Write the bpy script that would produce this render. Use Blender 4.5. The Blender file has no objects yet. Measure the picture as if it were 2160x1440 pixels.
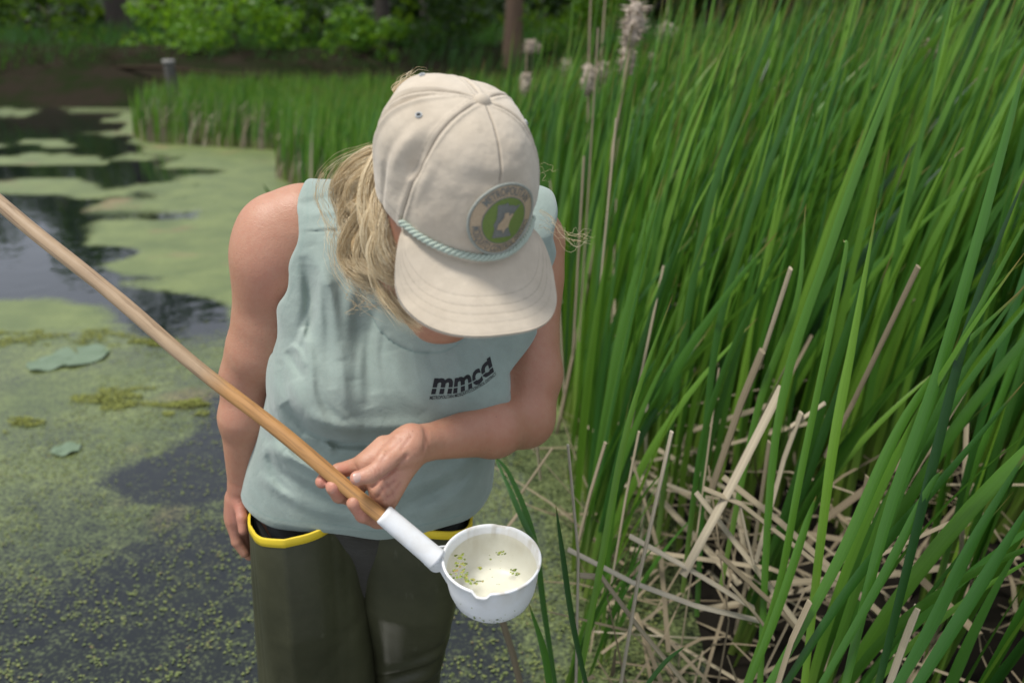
import bpy, bmesh, math, random, time
import numpy as np
from mathutils import Vector, Matrix, noise as mnoise
from mathutils.bvhtree import BVHTree
T0 = time.time()
R = math.radians
scene = bpy.context.scene
COL = scene.collection
random.seed(7); np.random.seed(7)

# ------------------------------------------------------------------ camera, sky, sun
CAM_H = 1.33; PITCH = R(21.4); FPX = 1680.0
cam_d = bpy.data.cameras.new('camera'); cam = bpy.data.objects.new('camera', cam_d); COL.objects.link(cam)
cam.location = (0, 0, CAM_H); cam.rotation_euler = (R(90) - PITCH, 0, 0)
cam_d.sensor_width = 36; cam_d.lens = 36 * FPX / 2160; cam_d.clip_start = .05; cam_d.clip_end = 2000
cam_d.dof.use_dof = True; cam_d.dof.focus_distance = 1.06; cam_d.dof.aperture_fstop = 3.2
scene.camera = cam
world = bpy.data.worlds.new('World'); scene.world = world; world.use_nodes = True
wn = world.node_tree; bgn = wn.nodes['Background']
sky = wn.nodes.new('ShaderNodeTexSky'); sky.sky_type = 'NISHITA'; sky.sun_disc = False
SUN_EL, SUN_AZ = R(68), R(-105)          # azimuth from +y towards +x
sky.sun_elevation = SUN_EL; sky.sun_rotation = SUN_AZ
sky.air_density = 1.0; sky.dust_density = 3.0; sky.ozone_density = 1.0
hs = wn.nodes.new('ShaderNodeHueSaturation'); hs.inputs['Saturation'].default_value = .50      # thin overcast: paler than clear sky
wn.links.new(sky.outputs[0], hs.inputs['Color']); 
tcw = wn.nodes.new('ShaderNodeTexCoord'); mpw = wn.nodes.new('ShaderNodeMapping'); mpw.inputs['Scale'].default_value = (1, 1, 2.2)
nzw = wn.nodes.new('ShaderNodeTexNoise'); nzw.inputs['Scale'].default_value = 2.4; nzw.inputs['Detail'].default_value = 5
rmw = wn.nodes.new('ShaderNodeValToRGB'); rmw.color_ramp.elements[0].position = .12; rmw.color_ramp.elements[1].position = .40
mxw = wn.nodes.new('ShaderNodeMix'); mxw.data_type = 'RGBA'; mxw.inputs[7].default_value = (8.7, 9.4, 10.7, 1)
wn.links.new(tcw.outputs['Generated'], mpw.inputs[0]); wn.links.new(mpw.outputs[0], nzw.inputs['Vector']); wn.links.new(nzw.outputs['Fac'], rmw.inputs[0])
wn.links.new(rmw.outputs[0], mxw.inputs[0]); wn.links.new(hs.outputs[0], mxw.inputs[6]); wn.links.new(mxw.outputs[2], bgn.inputs[0]); bgn.inputs[1].default_value = .085
sun_d = bpy.data.lights.new('sun', 'SUN'); sun_d.energy = 4.2; sun_d.angle = R(14); sun_d.color = (1, .96, .9)
sun = bpy.data.objects.new('sun', sun_d); COL.objects.link(sun)
sd = Vector((math.sin(SUN_AZ) * math.cos(SUN_EL), math.cos(SUN_AZ) * math.cos(SUN_EL), math.sin(SUN_EL)))
sun.rotation_euler = sd.to_track_quat('Z', 'Y').to_euler()
scene.view_settings.view_transform = 'Standard'; scene.view_settings.look = 'None'
scene.view_settings.gamma = 1; scene.view_settings.use_curve_mapping = False
scene.view_settings.exposure = -0.10
scene.render.engine = 'CYCLES'
scene.cycles.use_denoising = True
scene.cycles.max_bounces = 8; scene.cycles.transparent_max_bounces = 12

CP, SP = math.cos(PITCH), math.sin(PITCH)
def P(px, py, d):
    """photo pixel + depth along the lens axis -> world point"""
    X = (px - 1080) / FPX * d; Y = (720 - py) / FPX * d
    return np.array([X, d * CP + Y * SP, CAM_H - d * SP + Y * CP])
def G(px, py, z=0.0):
    """photo pixel -> world point on the level z"""
    k = SP + (py - 720) / FPX * CP
    return P(px, py, (CAM_H - z) / k)
def project(p):
    """world points (N,3) -> photo pixels and depth"""
    x = p[..., 0]; y = p[..., 1]; z = p[..., 2] - CAM_H
    D = y * CP - z * SP; Y = y * SP + z * CP
    return 1080 + FPX * x / D, 720 - FPX * Y / D, D

# ------------------------------------------------------------------ object helpers
def tag(o, label=None, cat=None, group=None, kind=None):
    if label: o['label'] = label
    if cat: o['category'] = cat
    if group: o['group'] = group
    if kind: o['kind'] = kind
    return o
def mesh(name, v, f, mat=None, smooth=True, attrs=None):
    me = bpy.data.meshes.new(name)
    v = np.asarray(v, dtype=np.float32)
    if isinstance(f, np.ndarray):
        n, k = f.shape
        me.vertices.add(len(v)); me.vertices.foreach_set('co', v.ravel())
        me.loops.add(n * k); me.loops.foreach_set('vertex_index', f.astype(np.int32).ravel())
        me.polygons.add(n); me.polygons.foreach_set('loop_start', np.arange(0, n * k, k, dtype=np.int32))
        me.polygons.foreach_set('loop_total', np.full(n, k, dtype=np.int32))
    else:
        me.from_pydata([tuple(map(float, x)) for x in v], [], f)
    me.update(calc_edges=True)
    if attrs:
        for an, av in attrs.items():
            av = np.asarray(av, dtype=np.float32)
            if av.ndim == 1:
                a = me.attributes.new(an, 'FLOAT', 'POINT'); a.data.foreach_set('value', av)
            else:
                a = me.attributes.new(an, 'FLOAT_COLOR', 'POINT')
                c = np.ones((len(av), 4), np.float32); c[:, :3] = av; a.data.foreach_set('color', c.ravel())
    if smooth: me.polygons.foreach_set('use_smooth', np.ones(len(me.polygons), dtype=bool))
    if mat: me.materials.append(mat)
    return me
def link(name, me, parent=None, loc=None):
    o = bpy.data.objects.new(name, me); COL.objects.link(o)
    if parent is not None:
        o.parent = parent
        o.matrix_parent_inverse = Matrix.Translation(-parent.location)
    if loc is not None: o.location = loc
    return o
def add(name, v, f, mat=None, parent=None, smooth=True, attrs=None):
    return link(name, mesh(name, v, f, mat, smooth, attrs), parent)
def empty(name, loc=(0, 0, 0)):
    o = bpy.data.objects.new(name, None); COL.objects.link(o); o.location = loc; o.empty_display_size = .1
    return o
def spline(pts, n):
    """Catmull-Rom through pts, n samples"""
    pts = np.asarray(pts, float)
    if len(pts) == 2:
        t = np.linspace(0, 1, n)[:, None]; return pts[0] * (1 - t) + pts[1] * t
    q = np.vstack([2 * pts[0] - pts[1], pts, 2 * pts[-1] - pts[-2]])
    m = len(pts) - 1; out = []
    for s in np.linspace(0, m - 1e-6, n):
        i = int(s); t = s - i; a, b, c, d = q[i], q[i + 1], q[i + 2], q[i + 3]
        out.append(.5 * ((2 * b) + (-a + c) * t + (2 * a - 5 * b + 4 * c - d) * t * t + (-a + 3 * b - 3 * c + d) * t ** 3))
    return np.array(out)
def grid_faces(nu, nv, wrap_u=False, wrap_v=False):
    iu = np.arange(nu if wrap_u else nu - 1); iv = np.arange(nv if wrap_v else nv - 1)
    U, V = np.meshgrid(iu, iv, indexing='ij'); U = U.ravel(); V = V.ravel()
    U2 = (U + 1) % nu; V2 = (V + 1) % nv
    return np.stack([U * nv + V, U2 * nv + V, U2 * nv + V2, U * nv + V2], 1)
def frames(path):
    tan = np.gradient(path, axis=0); tan /= np.linalg.norm(tan, axis=1)[:, None] + 1e-12
    up = np.array([0, 0, 1.0]) if abs(tan[0, 2]) < .9 else np.array([1.0, 0, 0])
    n = np.cross(up, tan[0]); n /= np.linalg.norm(n); N = []
    for t in tan:
        n = n - t * n.dot(t); n /= np.linalg.norm(n); N.append(n)
    N = np.array(N); B = np.cross(tan, N); return tan, N, B
def tube(path, rad, k=12, caps=True):
    path = np.asarray(path, float); n = len(path)
    rad = np.broadcast_to(np.asarray(rad, float), (n,)) if np.ndim(rad) < 2 else rad
    _, N, B = frames(path); a = np.linspace(0, 2 * np.pi, k, endpoint=False)
    r = rad[:, None] if rad.ndim == 1 else rad
    v = path[:, None, :] + r[..., None] * (np.cos(a)[None, :, None] * N[:, None, :] + np.sin(a)[None, :, None] * B[:, None, :])
    v = v.reshape(-1, 3); f = grid_faces(n, k, False, True)[:, ::-1]
    if caps:
        v = np.vstack([v, path[0], path[-1]]); c0 = n * k; c1 = c0 + 1
        i = np.arange(k); j = (i + 1) % k
        f = np.vstack([f, np.stack([np.full(k, c0), j, i, i], 1)[:, [0, 1, 2, 2]], np.stack([np.full(k, c1), (n - 1) * k + i, (n - 1) * k + j, (n - 1) * k + j], 1)])
    return v, f
def clean(f):
    """split quads with a repeated last vertex into a python face list"""
    return [tuple(int(x) for x in (q[:3] if q[2] == q[3] else q)) for q in f]
class Acc:
    """joins several vertex/face blocks into one mesh"""
    def __init__(s): s.v = []; s.f = []; s.n = 0; s.a = []
    def put(s, v, f, a=None):
        s.v.append(np.asarray(v, np.float32)); s.f += [tuple(int(x) + s.n for x in q) for q in (clean(f) if isinstance(f, np.ndarray) and f.shape[1] == 4 else f)]
        if a is not None: s.a.append(np.broadcast_to(np.asarray(a, np.float32), (len(v),) + np.shape(a)[1:] if np.ndim(a) > 1 else ((len(v),) if np.ndim(a) == 0 or len(np.shape(a)) == 1 and len(a) == len(v) else (len(v), 3))))
        s.n += len(v)
    def obj(s, name, mat, parent=None, smooth=True, attr=None):
        return add(name, np.vstack(s.v), s.f, mat, parent, smooth, {attr: np.concatenate(s.a)} if attr else None)
def smst(x, a, b):
    t = np.clip((x - a) / (b - a), 0, 1); return t * t * (3 - 2 * t)

# cheap vectorised value noise
_rn = np.random.RandomState(3); _tab = _rn.rand(4096).astype(np.float32)
def vnoise(p, s=1.0, seed=0):
    p = np.asarray(p, np.float32) * s; i = np.floor(p).astype(np.int64); f = p - i; f = f * f * (3 - 2 * f)
    def h(a): 
        k = (a[..., 0] * 73856093) ^ (a[..., 1] * 19349663)
        if p.shape[-1] == 3: k = k ^ (a[..., 2] * 83492791)
        return _tab[(k + seed * 7919) % 4096]
    dim = p.shape[-1]; out = 0
    for c in range(1 << dim):
        off = np.array([(c >> k) & 1 for k in range(dim)]); w = 1
        for k in range(dim): w = w * (f[..., k] if off[k] else 1 - f[..., k])
        out = out + w * h(i + off)
    return out
def fbm(p, s, o=3, seed=0):
    a = 1; r = 0; t = 0
    for k in range(o): r = r + a * vnoise(p, s * 2 ** k, seed + k); t += a; a *= .5
    return r / t

# ------------------------------------------------------------------ materials
class Mat:
    def __init__(s, name):
        s.m = bpy.data.materials.new(name); s.m.use_nodes = True; s.t = s.m.node_tree
        s.b = s.t.nodes['Principled BSDF']; s.out = s.t.nodes['Material Output']
    def n(s, typ, **kw):
        x = s.t.nodes.new(typ)
        for k, v in kw.items():
            if k in ('ins',):
                for a, b in v.items(): x.inputs[a].default_value = b
            else: setattr(x, k, v)
        return x
    def l(s, a, b): s.t.links.new(a, b)
    def set(s, **kw):
        for k, v in kw.items(): s.b.inputs[k.replace('_', ' ')].default_value = v
        return s
    def coord(s, kind='Object'):
        return s.n('ShaderNodeTexCoord').outputs[kind]
    def noise(s, scale, detail=4, rough=.6, co=None, sc=None, dist=0):
        x = s.n('ShaderNodeTexNoise'); x.inputs['Scale'].default_value = scale; x.inputs['Detail'].default_value = detail
        x.inputs['Roughness'].default_value = rough; x.inputs['Distortion'].default_value = dist
        co = co or s.coord()
        if sc:
            mp = s.n('ShaderNodeMapping'); mp.inputs['Scale'].default_value = sc; s.l(co, mp.inputs[0]); co = mp.outputs[0]
        s.l(co, x.inputs['Vector']); return x.outputs['Fac']
    def ramp(s, fac, stops):
        r = s.n('ShaderNodeValToRGB'); e = r.color_ramp.elements
        while len(e) < len(stops): e.new(.5)
        for i, (p, c) in enumerate(stops):
            e[i].position = p; e[i].color = (*c, 1) if len(c) == 3 else c
        s.l(fac, r.inputs[0]); return r.outputs[0]
    def mix(s, fac, a, b, mode='MIX'):
        x = s.n('ShaderNodeMix'); x.data_type = 'RGBA'; x.blend_type = mode
        if isinstance(fac, (int, float)): x.inputs[0].default_value = fac
        else: s.l(fac, x.inputs[0])
        for i, c in ((6, a), (7, b)):
            if isinstance(c, tuple): x.inputs[i].default_value = (*c, 1)
            else: s.l(c, x.inputs[i])
        return x.outputs[2]
    def attr(s, name, out='Fac'):
        a = s.n('ShaderNodeAttribute'); a.attribute_name = name; return a.outputs[out]
    def math(s, op, a, b=0.0):
        x = s.n('ShaderNodeMath'); x.operation = op
        for i, c in ((0, a), (1, b)):
            if isinstance(c, (int, float)): x.inputs[i].default_value = c
            else: s.l(c, x.inputs[i])
        return x.outputs[0]
    def bump(s, h, strength=.3, dist=.001):
        b = s.n('ShaderNodeBump'); b.inputs['Strength'].default_value = strength; b.inputs['Distance'].default_value = dist
        s.l(h, b.inputs['Height']); s.l(b.outputs[0], s.b.inputs['Normal']); return b
    def col(s, c):
        if isinstance(c, tuple): s.b.inputs['Base Color'].default_value = (*c, 1)
        else: s.l(c, s.b.inputs['Base Color'])
        return s
    def translucent(s, fac, colr):
        t = s.n('ShaderNodeBsdfTranslucent'); mx = s.n('ShaderNodeMixShader'); mx.inputs[0].default_value = fac
        if isinstance(colr, tuple): t.inputs[0].default_value = (*colr, 1)
        else: s.l(colr, t.inputs[0])
        s.l(s.b.outputs[0], mx.inputs[1]); s.l(t.outputs[0], mx.inputs[2]); s.l(mx.outputs[0], s.out.inputs[0])

def m_skin():
    m = Mat('skin'); c = m.attr('tone', 'Color')
    n = m.noise(90, 5, .65); n2 = m.noise(700, 2, .5)
    c = m.mix(m.ramp(n, [(.30, (0, 0, 0)), (.70, (1, 1, 1))]), m.mix(.16, c, (.40, .11, .07)), m.mix(.10, c, (.62, .42, .30)))
    v = m.n('ShaderNodeTexVoronoi'); v.inputs['Scale'].default_value = 140; m.l(m.coord(), v.inputs['Vector'])
    fr = m.ramp(v.outputs['Distance'], [(.0, (.50, .44, .40)), (.17, (1, 1, 1))])
    sel = m.ramp(m.noise(23, 2), [(.5, (0, 0, 0)), (.62, (1, 1, 1))])
    c = m.mix(sel, c, m.mix(1.0, c, fr, 'MULTIPLY'))
    m.col(c); m.set(Roughness=.48); m.b.inputs['Subsurface Weight'].default_value = .06
    m.b.inputs['Subsurface Radius'].default_value = (.012, .004, .002); m.b.inputs['Subsurface Scale'].default_value = .6
    m.bump(m.math('ADD', n2, m.math('MULTIPLY', m.noise(260, 3), 1.2)), .45, .0009); return m.m
def m_cloth(name, c1, c2, weave=900, rough=.9, bstr=.35, dark=None):
    m = Mat(name); n = m.noise(14, 4); n2 = m.noise(weave, 2, .5)
    c = m.mix(m.ramp(n, [(.3, (0, 0, 0)), (.7, (1, 1, 1))]), c1, c2)
    c = m.mix(m.ramp(n2, [(.3, (.55, .55, .55)), (.7, (1, 1, 1))]), m.mix(.16, c, (0, 0, 0)), c)
    n3 = m.noise(55, 4, .7); c = m.mix(m.ramp(n3, [(.35, (.10, .10, .10)), (.7, (0, 0, 0))]), c, (.10, .08, .06))
    if dark: c = m.mix(m.attr('dark'), c, dark)
    m.col(c); m.set(Roughness=rough); m.b.inputs['Sheen Weight'].default_value = .25; m.b.inputs['Specular IOR Level'].default_value = .2
    m.bump(m.math('ADD', m.math('MULTIPLY', n2, .5), m.math('ADD', m.math('MULTIPLY', m.noise(75, 3, .55, dist=.6), 1.2), m.math('MULTIPLY', m.noise(28, 2, .5, dist=1.2), 2.2))), bstr, .0016); return m.m
def m_simple(name, c, rough=.5, var=None, scale=20, bump=0, bs=200, spec=.5, metal=0):
    m = Mat(name)
    if var: m.col(m.mix(m.noise(scale, 5), c, var))
    else: m.col(c)
    m.set(Roughness=rough, Metallic=metal); m.b.inputs['Specular IOR Level'].default_value = spec
    if bump: m.bump(m.noise(bs, 4), bump, .001)
    return m.m
def m_leaf(name, stops, base=(.30, .36, .08), tip=(.30, .20, .06), trans=.35):
    m = Mat(name); oi = m.n('ShaderNodeObjectInfo').outputs['Random']
    var = m.math('ADD', m.math('MULTIPLY', oi, .4), m.math('MULTIPLY', m.attr('rnd'), .6))
    c = m.ramp(var, stops); t = m.attr('t')
    c = m.mix(m.ramp(t, [(0, (.75, .75, .75)), (.30, (0, 0, 0))]), c, base)
    c = m.mix(m.ramp(t, [(.93, (0, 0, 0)), (.985, (1, 1, 1))]), c, tip)
    st = m.noise(1.0, 3, .6, m.attr('uvw', 'Color'), (260, 6, 1))
    c = m.mix(m.ramp(st, [(.3, (0, 0, 0)), (.7, (1, 1, 1))]), m.mix(.38, c, (.01, .03, .005)), c)
    m.bump(st, .5, .0008); m.col(c); m.set(Roughness=.36); m.b.inputs['Specular IOR Level'].default_value = .55
    m.translucent(trans, m.mix(.30, c, (.22, .42, .03))); return m.m

SKIN = m_skin()
SHIRT = m_cloth('sage_jersey', (.255, .318, .282), (.325, .390, .346), dark=(.19, .27, .24))
CAP = m_cloth('khaki_twill', (.50, .425, .325), (.60, .52, .41), 1300, .85, .3, dark=(.10, .085, .07))
ROPE = m_cloth('sage_rope', (.40, .47, .39), (.47, .54, .45), 1500)
TROUSER = m_cloth('dark_olive_trouser', (.026, .024, .018), (.040, .037, .028))
BLACK = m_simple('black_print', (.006, .006, .008), .7)
YELLOW = m_simple('yellow_webbing', (.80, .60, .03), .6, (.68, .48, .015), 60, .3, 900)
def m_wader():
    m = Mat('olive_rubber'); n = m.noise(7, 6, .65); n2 = m.noise(160, 3)
    c = m.mix(m.ramp(n, [(.35, (0, 0, 0)), (.7, (1, 1, 1))]), (.036, .037, .018), (.066, .066, .034))
    v = m.noise(60, 3, .5, sc=(1, 1, .25))
    c = m.mix(m.ramp(v, [(.66, (0, 0, 0)), (.74, (.35, .35, .35))]), c, (.12, .12, .08))
    m.col(c); m.set(Roughness=.42); m.b.inputs['Specular IOR Level'].default_value = .45
    m.bump(m.math('ADD', m.math('MULTIPLY', n2, .2), m.noise(18, 3)), .35, .003); return m.m
WADER = m_wader()
def m_hair():
    m = Mat('blonde_hair'); c = m.ramp(m.attr('rnd'), [(0, (.28, .165, .07)), (.25, (.56, .40, .20)), (.55, (.82, .66, .40)), (1, (.95, .86, .64))])
    m.col(c); m.set(Roughness=.38); m.b.inputs['Specular IOR Level'].default_value = .6
    m.translucent(.15, c); return m.m
HAIR = m_hair()
GREENLEAF = m_leaf('cattail_green', [(.05, (.012, .056, .014)), (.3, (.032, .130, .018)), (.6, (.078, .225, .024)), (.9, (.21, .41, .04))])

# ------------------------------------------------------------------ SDF modelling (blocky sparse surface nets)
def rcone(p, a, b, ra, rb):
    a = np.asarray(a, np.float32); ba = np.asarray(b, np.float32) - a; q = p - a
    h = np.clip(q @ ba / max(float(ba @ ba), 1e-12), 0, 1)
    q = q - h[:, None] * ba; return np.sqrt((q * q).sum(1)) - (ra + (rb - ra) * h)
def ell(p, c, r, M=None):
    q = p - np.asarray(c, np.float32)
    if M is not None: q = q @ np.asarray(M, np.float32).T       # rows of M = local axes
    r = np.asarray(r, np.float32); k0 = np.sqrt(((q / r) ** 2).sum(1)); k1 = np.sqrt(((q / (r * r)) ** 2).sum(1)) + 1e-9
    return k0 * (k0 - 1) / k1
def smin(a, b, k):
    h = np.clip(.5 + .5 * (b - a) / k, 0, 1); return b * (1 - h) + a * h - k * h * (1 - h)
def smax(a, b, k): return -smin(-a, -b, k)
def sdf_mesh(fn, lo, hi, h, B=8, margin=1.0):
    lo = np.asarray(lo, np.float32); n = np.ceil((np.asarray(hi) - lo) / (h * B)).astype(int)
    I = np.stack(np.meshgrid(*[np.arange(k) for k in n], indexing='ij'), -1).reshape(-1, 3)
    cen = lo + (I + .5) * (B * h); dv = fn(cen.astype(np.float32))
    act = np.abs(dv) < B * h * .87 * 1.25 + margin * h * 2
    N = n * B + 1
    vol = np.empty(tuple(N), np.float32)
    base = np.where(dv > 0, 1, -1).astype(np.float32).reshape(tuple(n))
    vol[:-1, :-1, :-1] = base.repeat(B, 0).repeat(B, 1).repeat(B, 2)
    vol[-1] = 1; vol[:, -1] = 1; vol[:, :, -1] = 1
    off = np.stack(np.meshgrid(*[np.arange(B)] * 3, indexing='ij'), -1).reshape(-1, 3)
    A = I[act]
    for s in range(0, len(A), 400):
        idx = (A[s:s + 400, None, :] * B + off[None]).reshape(-1, 3)
        vol[idx[:, 0], idx[:, 1], idx[:, 2]] = fn((lo + idx * h).astype(np.float32))
    sg = (vol < 0)
    c = np.zeros(tuple(N - 1), np.int8)
    for dx in (0, 1):
        for dy in (0, 1):
            for dz in (0, 1): c += sg[dx:N[0] - 1 + dx, dy:N[1] - 1 + dy, dz:N[2] - 1 + dz]
    ci = np.argwhere((c > 0) & (c < 8)); key = (ci[:, 0] * (N[1] - 1) + ci[:, 1]) * (N[2] - 1) + ci[:, 2]
    cor = [(a, b, d) for a in (0, 1) for b in (0, 1) for d in (0, 1)]
    val = np.stack([vol[ci[:, 0] + a, ci[:, 1] + b, ci[:, 2] + d] for a, b, d in cor], 1)
    acc = np.zeros((len(ci), 3), np.float32); cnt = np.zeros(len(ci), np.float32)
    for i in range(8):
        for j in range(i + 1, 8):
            di = np.array(cor[j]) - np.array(cor[i])
            if np.abs(di).sum() != 1: continue
            a, b = val[:, i], val[:, j]; m = (a < 0) != (b < 0)
            t = np.where(m, a / np.where(m, a - b, 1), 0)
            acc += np.where(m[:, None], np.array(cor[i], np.float32) + t[:, None] * di, 0); cnt += m
    V = lo + (ci + acc / cnt[:, None]) * h
    F = []
    st = [(N[1] - 1) * (N[2] - 1), N[2] - 1, 1]
    for ax in range(3):
        s0 = [slice(None)] * 3; s1 = [slice(None)] * 3
        s0[ax] = slice(0, -1); s1[ax] = slice(1, None)
        x = sg[tuple(s0)] != sg[tuple(s1)]; e = np.argwhere(x)
        o1, o2 = [(1, 2), (2, 0), (0, 1)][ax]
        e = e[(e[:, o1] > 0) & (e[:, o2] > 0) & (e[:, o1] < N[o1] - 1) & (e[:, o2] < N[o2] - 1)]
        k = (e[:, 0] * st[0] + e[:, 1] * st[1] + e[:, 2])
        q = np.stack([k, k - st[o1], k - st[o1] - st[o2], k - st[o2]], 1)
        flip = sg[e[:, 0], e[:, 1], e[:, 2]]
        q[~flip] = q[~flip][:, ::-1]
        F.append(q)
    F = np.vstack(F); order = np.argsort(key); F = order[np.clip(np.searchsorted(key, F, sorter=order), 0, len(key) - 1)]
    return V, F

# ------------------------------------------------------------------ cap / head frame (from the pose of the cap in the photo)
def camvec(v): return np.array([v[0], v[1] * SP + v[2] * CP, v[1] * CP - v[2] * SP])
HF = camvec((.36157456, -.75701992, -.54422852)); HR = camvec((.88836368, .10256964, .44753709)); HU = camvec((.28297317, .64529087, -.70959557))
HO = np.array([0, 0, CAM_H]) + camvec((-.06449918, .15492772, .86738008))
HM = np.array([HF, HR, HU])
def hl(f, r, u): return HO + f * HF + r * HR + u * HU

# ------------------------------------------------------------------ torso sections (z, centre x, centre y, half width, half depth)
TS = np.array([[.30, -.255, 1.13, .13, .07], [.48, -.255, 1.13, .16, .09], [.57, -.248, 1.12, .176, .11], [.65, -.232, 1.108, .190, .122], [.72, -.214, 1.10, .183, .118],
               [.80, -.192, 1.085, .174, .110], [.88, -.170, 1.08, .168, .108], [.96, -.142, 1.075, .165, .100], [1.03, -.125, 1.065, .163, .085],
               [1.075, -.117, 1.06, .150, .068], [1.11, -.112, 1.05, .105, .055], [1.14, -.108, 1.04, .04, .03]])
def torso(p, off=0.0):
    z = p[:, 2]; cx = np.interp(z, TS[:, 0], TS[:, 1]); cy = np.interp(z, TS[:, 0], TS[:, 2])
    a = np.interp(z, TS[:, 0], TS[:, 3]) + off; b = np.interp(z, TS[:, 0], TS[:, 4]) + off
    q = (np.abs((p[:, 0] - cx) / a) ** 2.3 + np.abs((p[:, 1] - cy) / b) ** 2.3) ** (1 / 2.3)
    d = (q - 1) * np.minimum(a, b) * .95
    return smax(d, np.abs(p[:, 2] - .81) - (.33 + off), .02)
SHL, SHR = P(590, 505, 1.13), P(1112, 505, 1.15)
BR1, BR2 = P(742, 800, 1.125), P(945, 805, 1.115)
def bust(p, off=0.0):
    return smin(ell(p, BR1, (.098 + off, .098 + off, .082 + off)), ell(p, BR2, (.092 + off, .094 + off, .080 + off)), .05)
ELL = P(521, 795, 1.21); WRL = P(508, 1022, 1.275)
ELR = P(1108, 882, 1.135); WRR = P(893, 934, .975)
def Z2(x, y, d): return P(600 + x / 3, 860 + y / 3, d)       # hand close-up coordinates
HAND = dict(
    index=[Z2(500, 350, .957), Z2(345, 400, .971), Z2(262, 442, .962), Z2(238, 466, .951)],
    middle=[Z2(525, 430, .957), Z2(415, 560, .972), Z2(350, 548, .955), Z2(310, 500, .941)],
    ring=[Z2(590, 515, .957), Z2(590, 705, .970), Z2(500, 672, .950), Z2(440, 600, .937)],
    pinky=[Z2(640, 580, .960), Z2(665, 700, .980), Z2(640, 715, .970), Z2(600, 680, .958)])
FR = dict(index=(.0100, .0096, .0088, .0082), middle=(.0105, .0105, .0100, .0093), ring=(.0105, .0108, .0100, .0090), pinky=(.0095, .009, .0085, .0078))
WPALM = Z2(850, 225, .958)
CREASE = [([(775, 300), (700, 385), (610, 455), (560, 500)], 13, .0022), ([(545, 385), (560, 420), (558, 458)], 8, .0011), ([(568, 378), (584, 412), (580, 452)], 8, .0011), ([(590, 370), (606, 405), (602, 446)], 7, .0009),
          ([(700, 455), (640, 500), (590, 560)], 11, .0018), ([(735, 470), (690, 530), (640, 580)], 10, .0015), ([(640, 470), (680, 520), (690, 560)], 9, .0011), ([(610, 490), (650, 560)], 8, .0010),
          ([(885, 140), (892, 200), (880, 270)], 12, .0013), ([(905, 150), (910, 220)], 9, .0008), ([(700, 170), (630, 240), (590, 320)], 22, -.0014), ([(740, 200), (660, 270), (620, 330)], 12, .0008), ([(680, 190), (610, 260), (560, 330)], 12, .0008),
          ([(800, 180), (760, 230), (740, 260)], 14, .0010), ([(450, 360), (470, 395)], 8, .0009), ([(380, 590), (415, 560)], 8, .0008), ([(470, 640), (500, 620)], 8, .0007), ([(520, 690), (545, 660)], 8, .0008), ([(650, 640), (700, 600)], 10, .001)]
def pldist(a, b, pl):
    best = np.full(np.shape(a), 1e9, np.float32)
    for (x0, y0), (x1, y1) in zip(pl[:-1], pl[1:]):
        ex, ey = x1 - x0, y1 - y0; h = np.clip(((a - x0) * ex + (b - y0) * ey) / (ex * ex + ey * ey), 0, 1); best = np.minimum(best, np.hypot(a - x0 - h * ex, b - y0 - h * ey))
    return best
def hand_r(p):
    d = rcone(p, WRR, Z2(800, 240, .955), .0215, .024)
    d = smin(d, rcone(p, Z2(800, 180, .957), Z2(520, 345, .950), .0135, .0120), .012)
    d = smin(d, rcone(p, Z2(780, 240, .957), Z2(545, 430, .953), .0150, .0115), .012)
    d = smin(d, rcone(p, Z2(780, 300, .960), Z2(600, 510, .955), .0150, .0115), .012)
    d = smin(d, rcone(p, Z2(770, 350, .962), Z2(660, 580, .957), .0150, .0120), .012)
    d = smin(d, rcone(p, Z2(620, 230, .962), Z2(500, 345, .960), .0105, .0100), .010)
    th = rcone(p, Z2(770, 270, .945), Z2(650, 335, .932), .0165, .0128)
    th = smin(th, rcone(p, Z2(650, 345, .930), Z2(555, 418, .921), .0120, .0098), .006)
    th = smin(th, rcone(p, Z2(555, 418, .921), Z2(462, 444, .9185), .0102, .0088), .004)
    d = smin(d, th, .009)
    for k in HAND:
        J = HAND[k]; r = FR[k]
        f = smin(rcone(p, J[0], J[1], r[0], r[1]), rcone(p, J[1], J[2], r[1], r[2]), .003)
        f = smin(f, rcone(p, J[2], J[3], r[2], r[3]), .003)
        d = smin(d, f, .0045)
    u, v, D = project(p); a = (u - 600) * 3; b = (v - 860) * 3
    front = (D < .962).astype(np.float32)
    for pl, w, k in CREASE: d = d + front * k * np.exp(-(pldist(a, b, pl) / w) ** 2)
    return d
def hand_l(p):
    d = rcone(p, WRL, P(503, 1085, 1.295), .018, .021)
    d = smin(d, rcone(p, P(503, 1050, 1.29), P(505, 1105, 1.305), .020, .0195), .012)
    d = smin(d, rcone(p, P(512, 1050, 1.30), P(530, 1108, 1.325), .018, .015), .012)
    for a, b, c, r in (((490, 1100, 1.29), (500, 1142, 1.295), (516, 1166, 1.30), .0088), ((503, 1108, 1.305), (515, 1150, 1.31), (526, 1172, 1.315), .0088),
                       ((520, 1108, 1.32), (532, 1150, 1.325), (538, 1175, 1.33), .0085), ((532, 1105, 1.335), (545, 1140, 1.34), (550, 1160, 1.34), .0075),
                       ((505, 1058, 1.272), (511, 1092, 1.262), (513, 1118, 1.260), .0088)):
        f = smin(rcone(p, P(*a), P(*b), r * 1.1, r), rcone(p, P(*b), P(*c), r, r * .85), .003); d = smin(d, f, .006)
    return d
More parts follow.
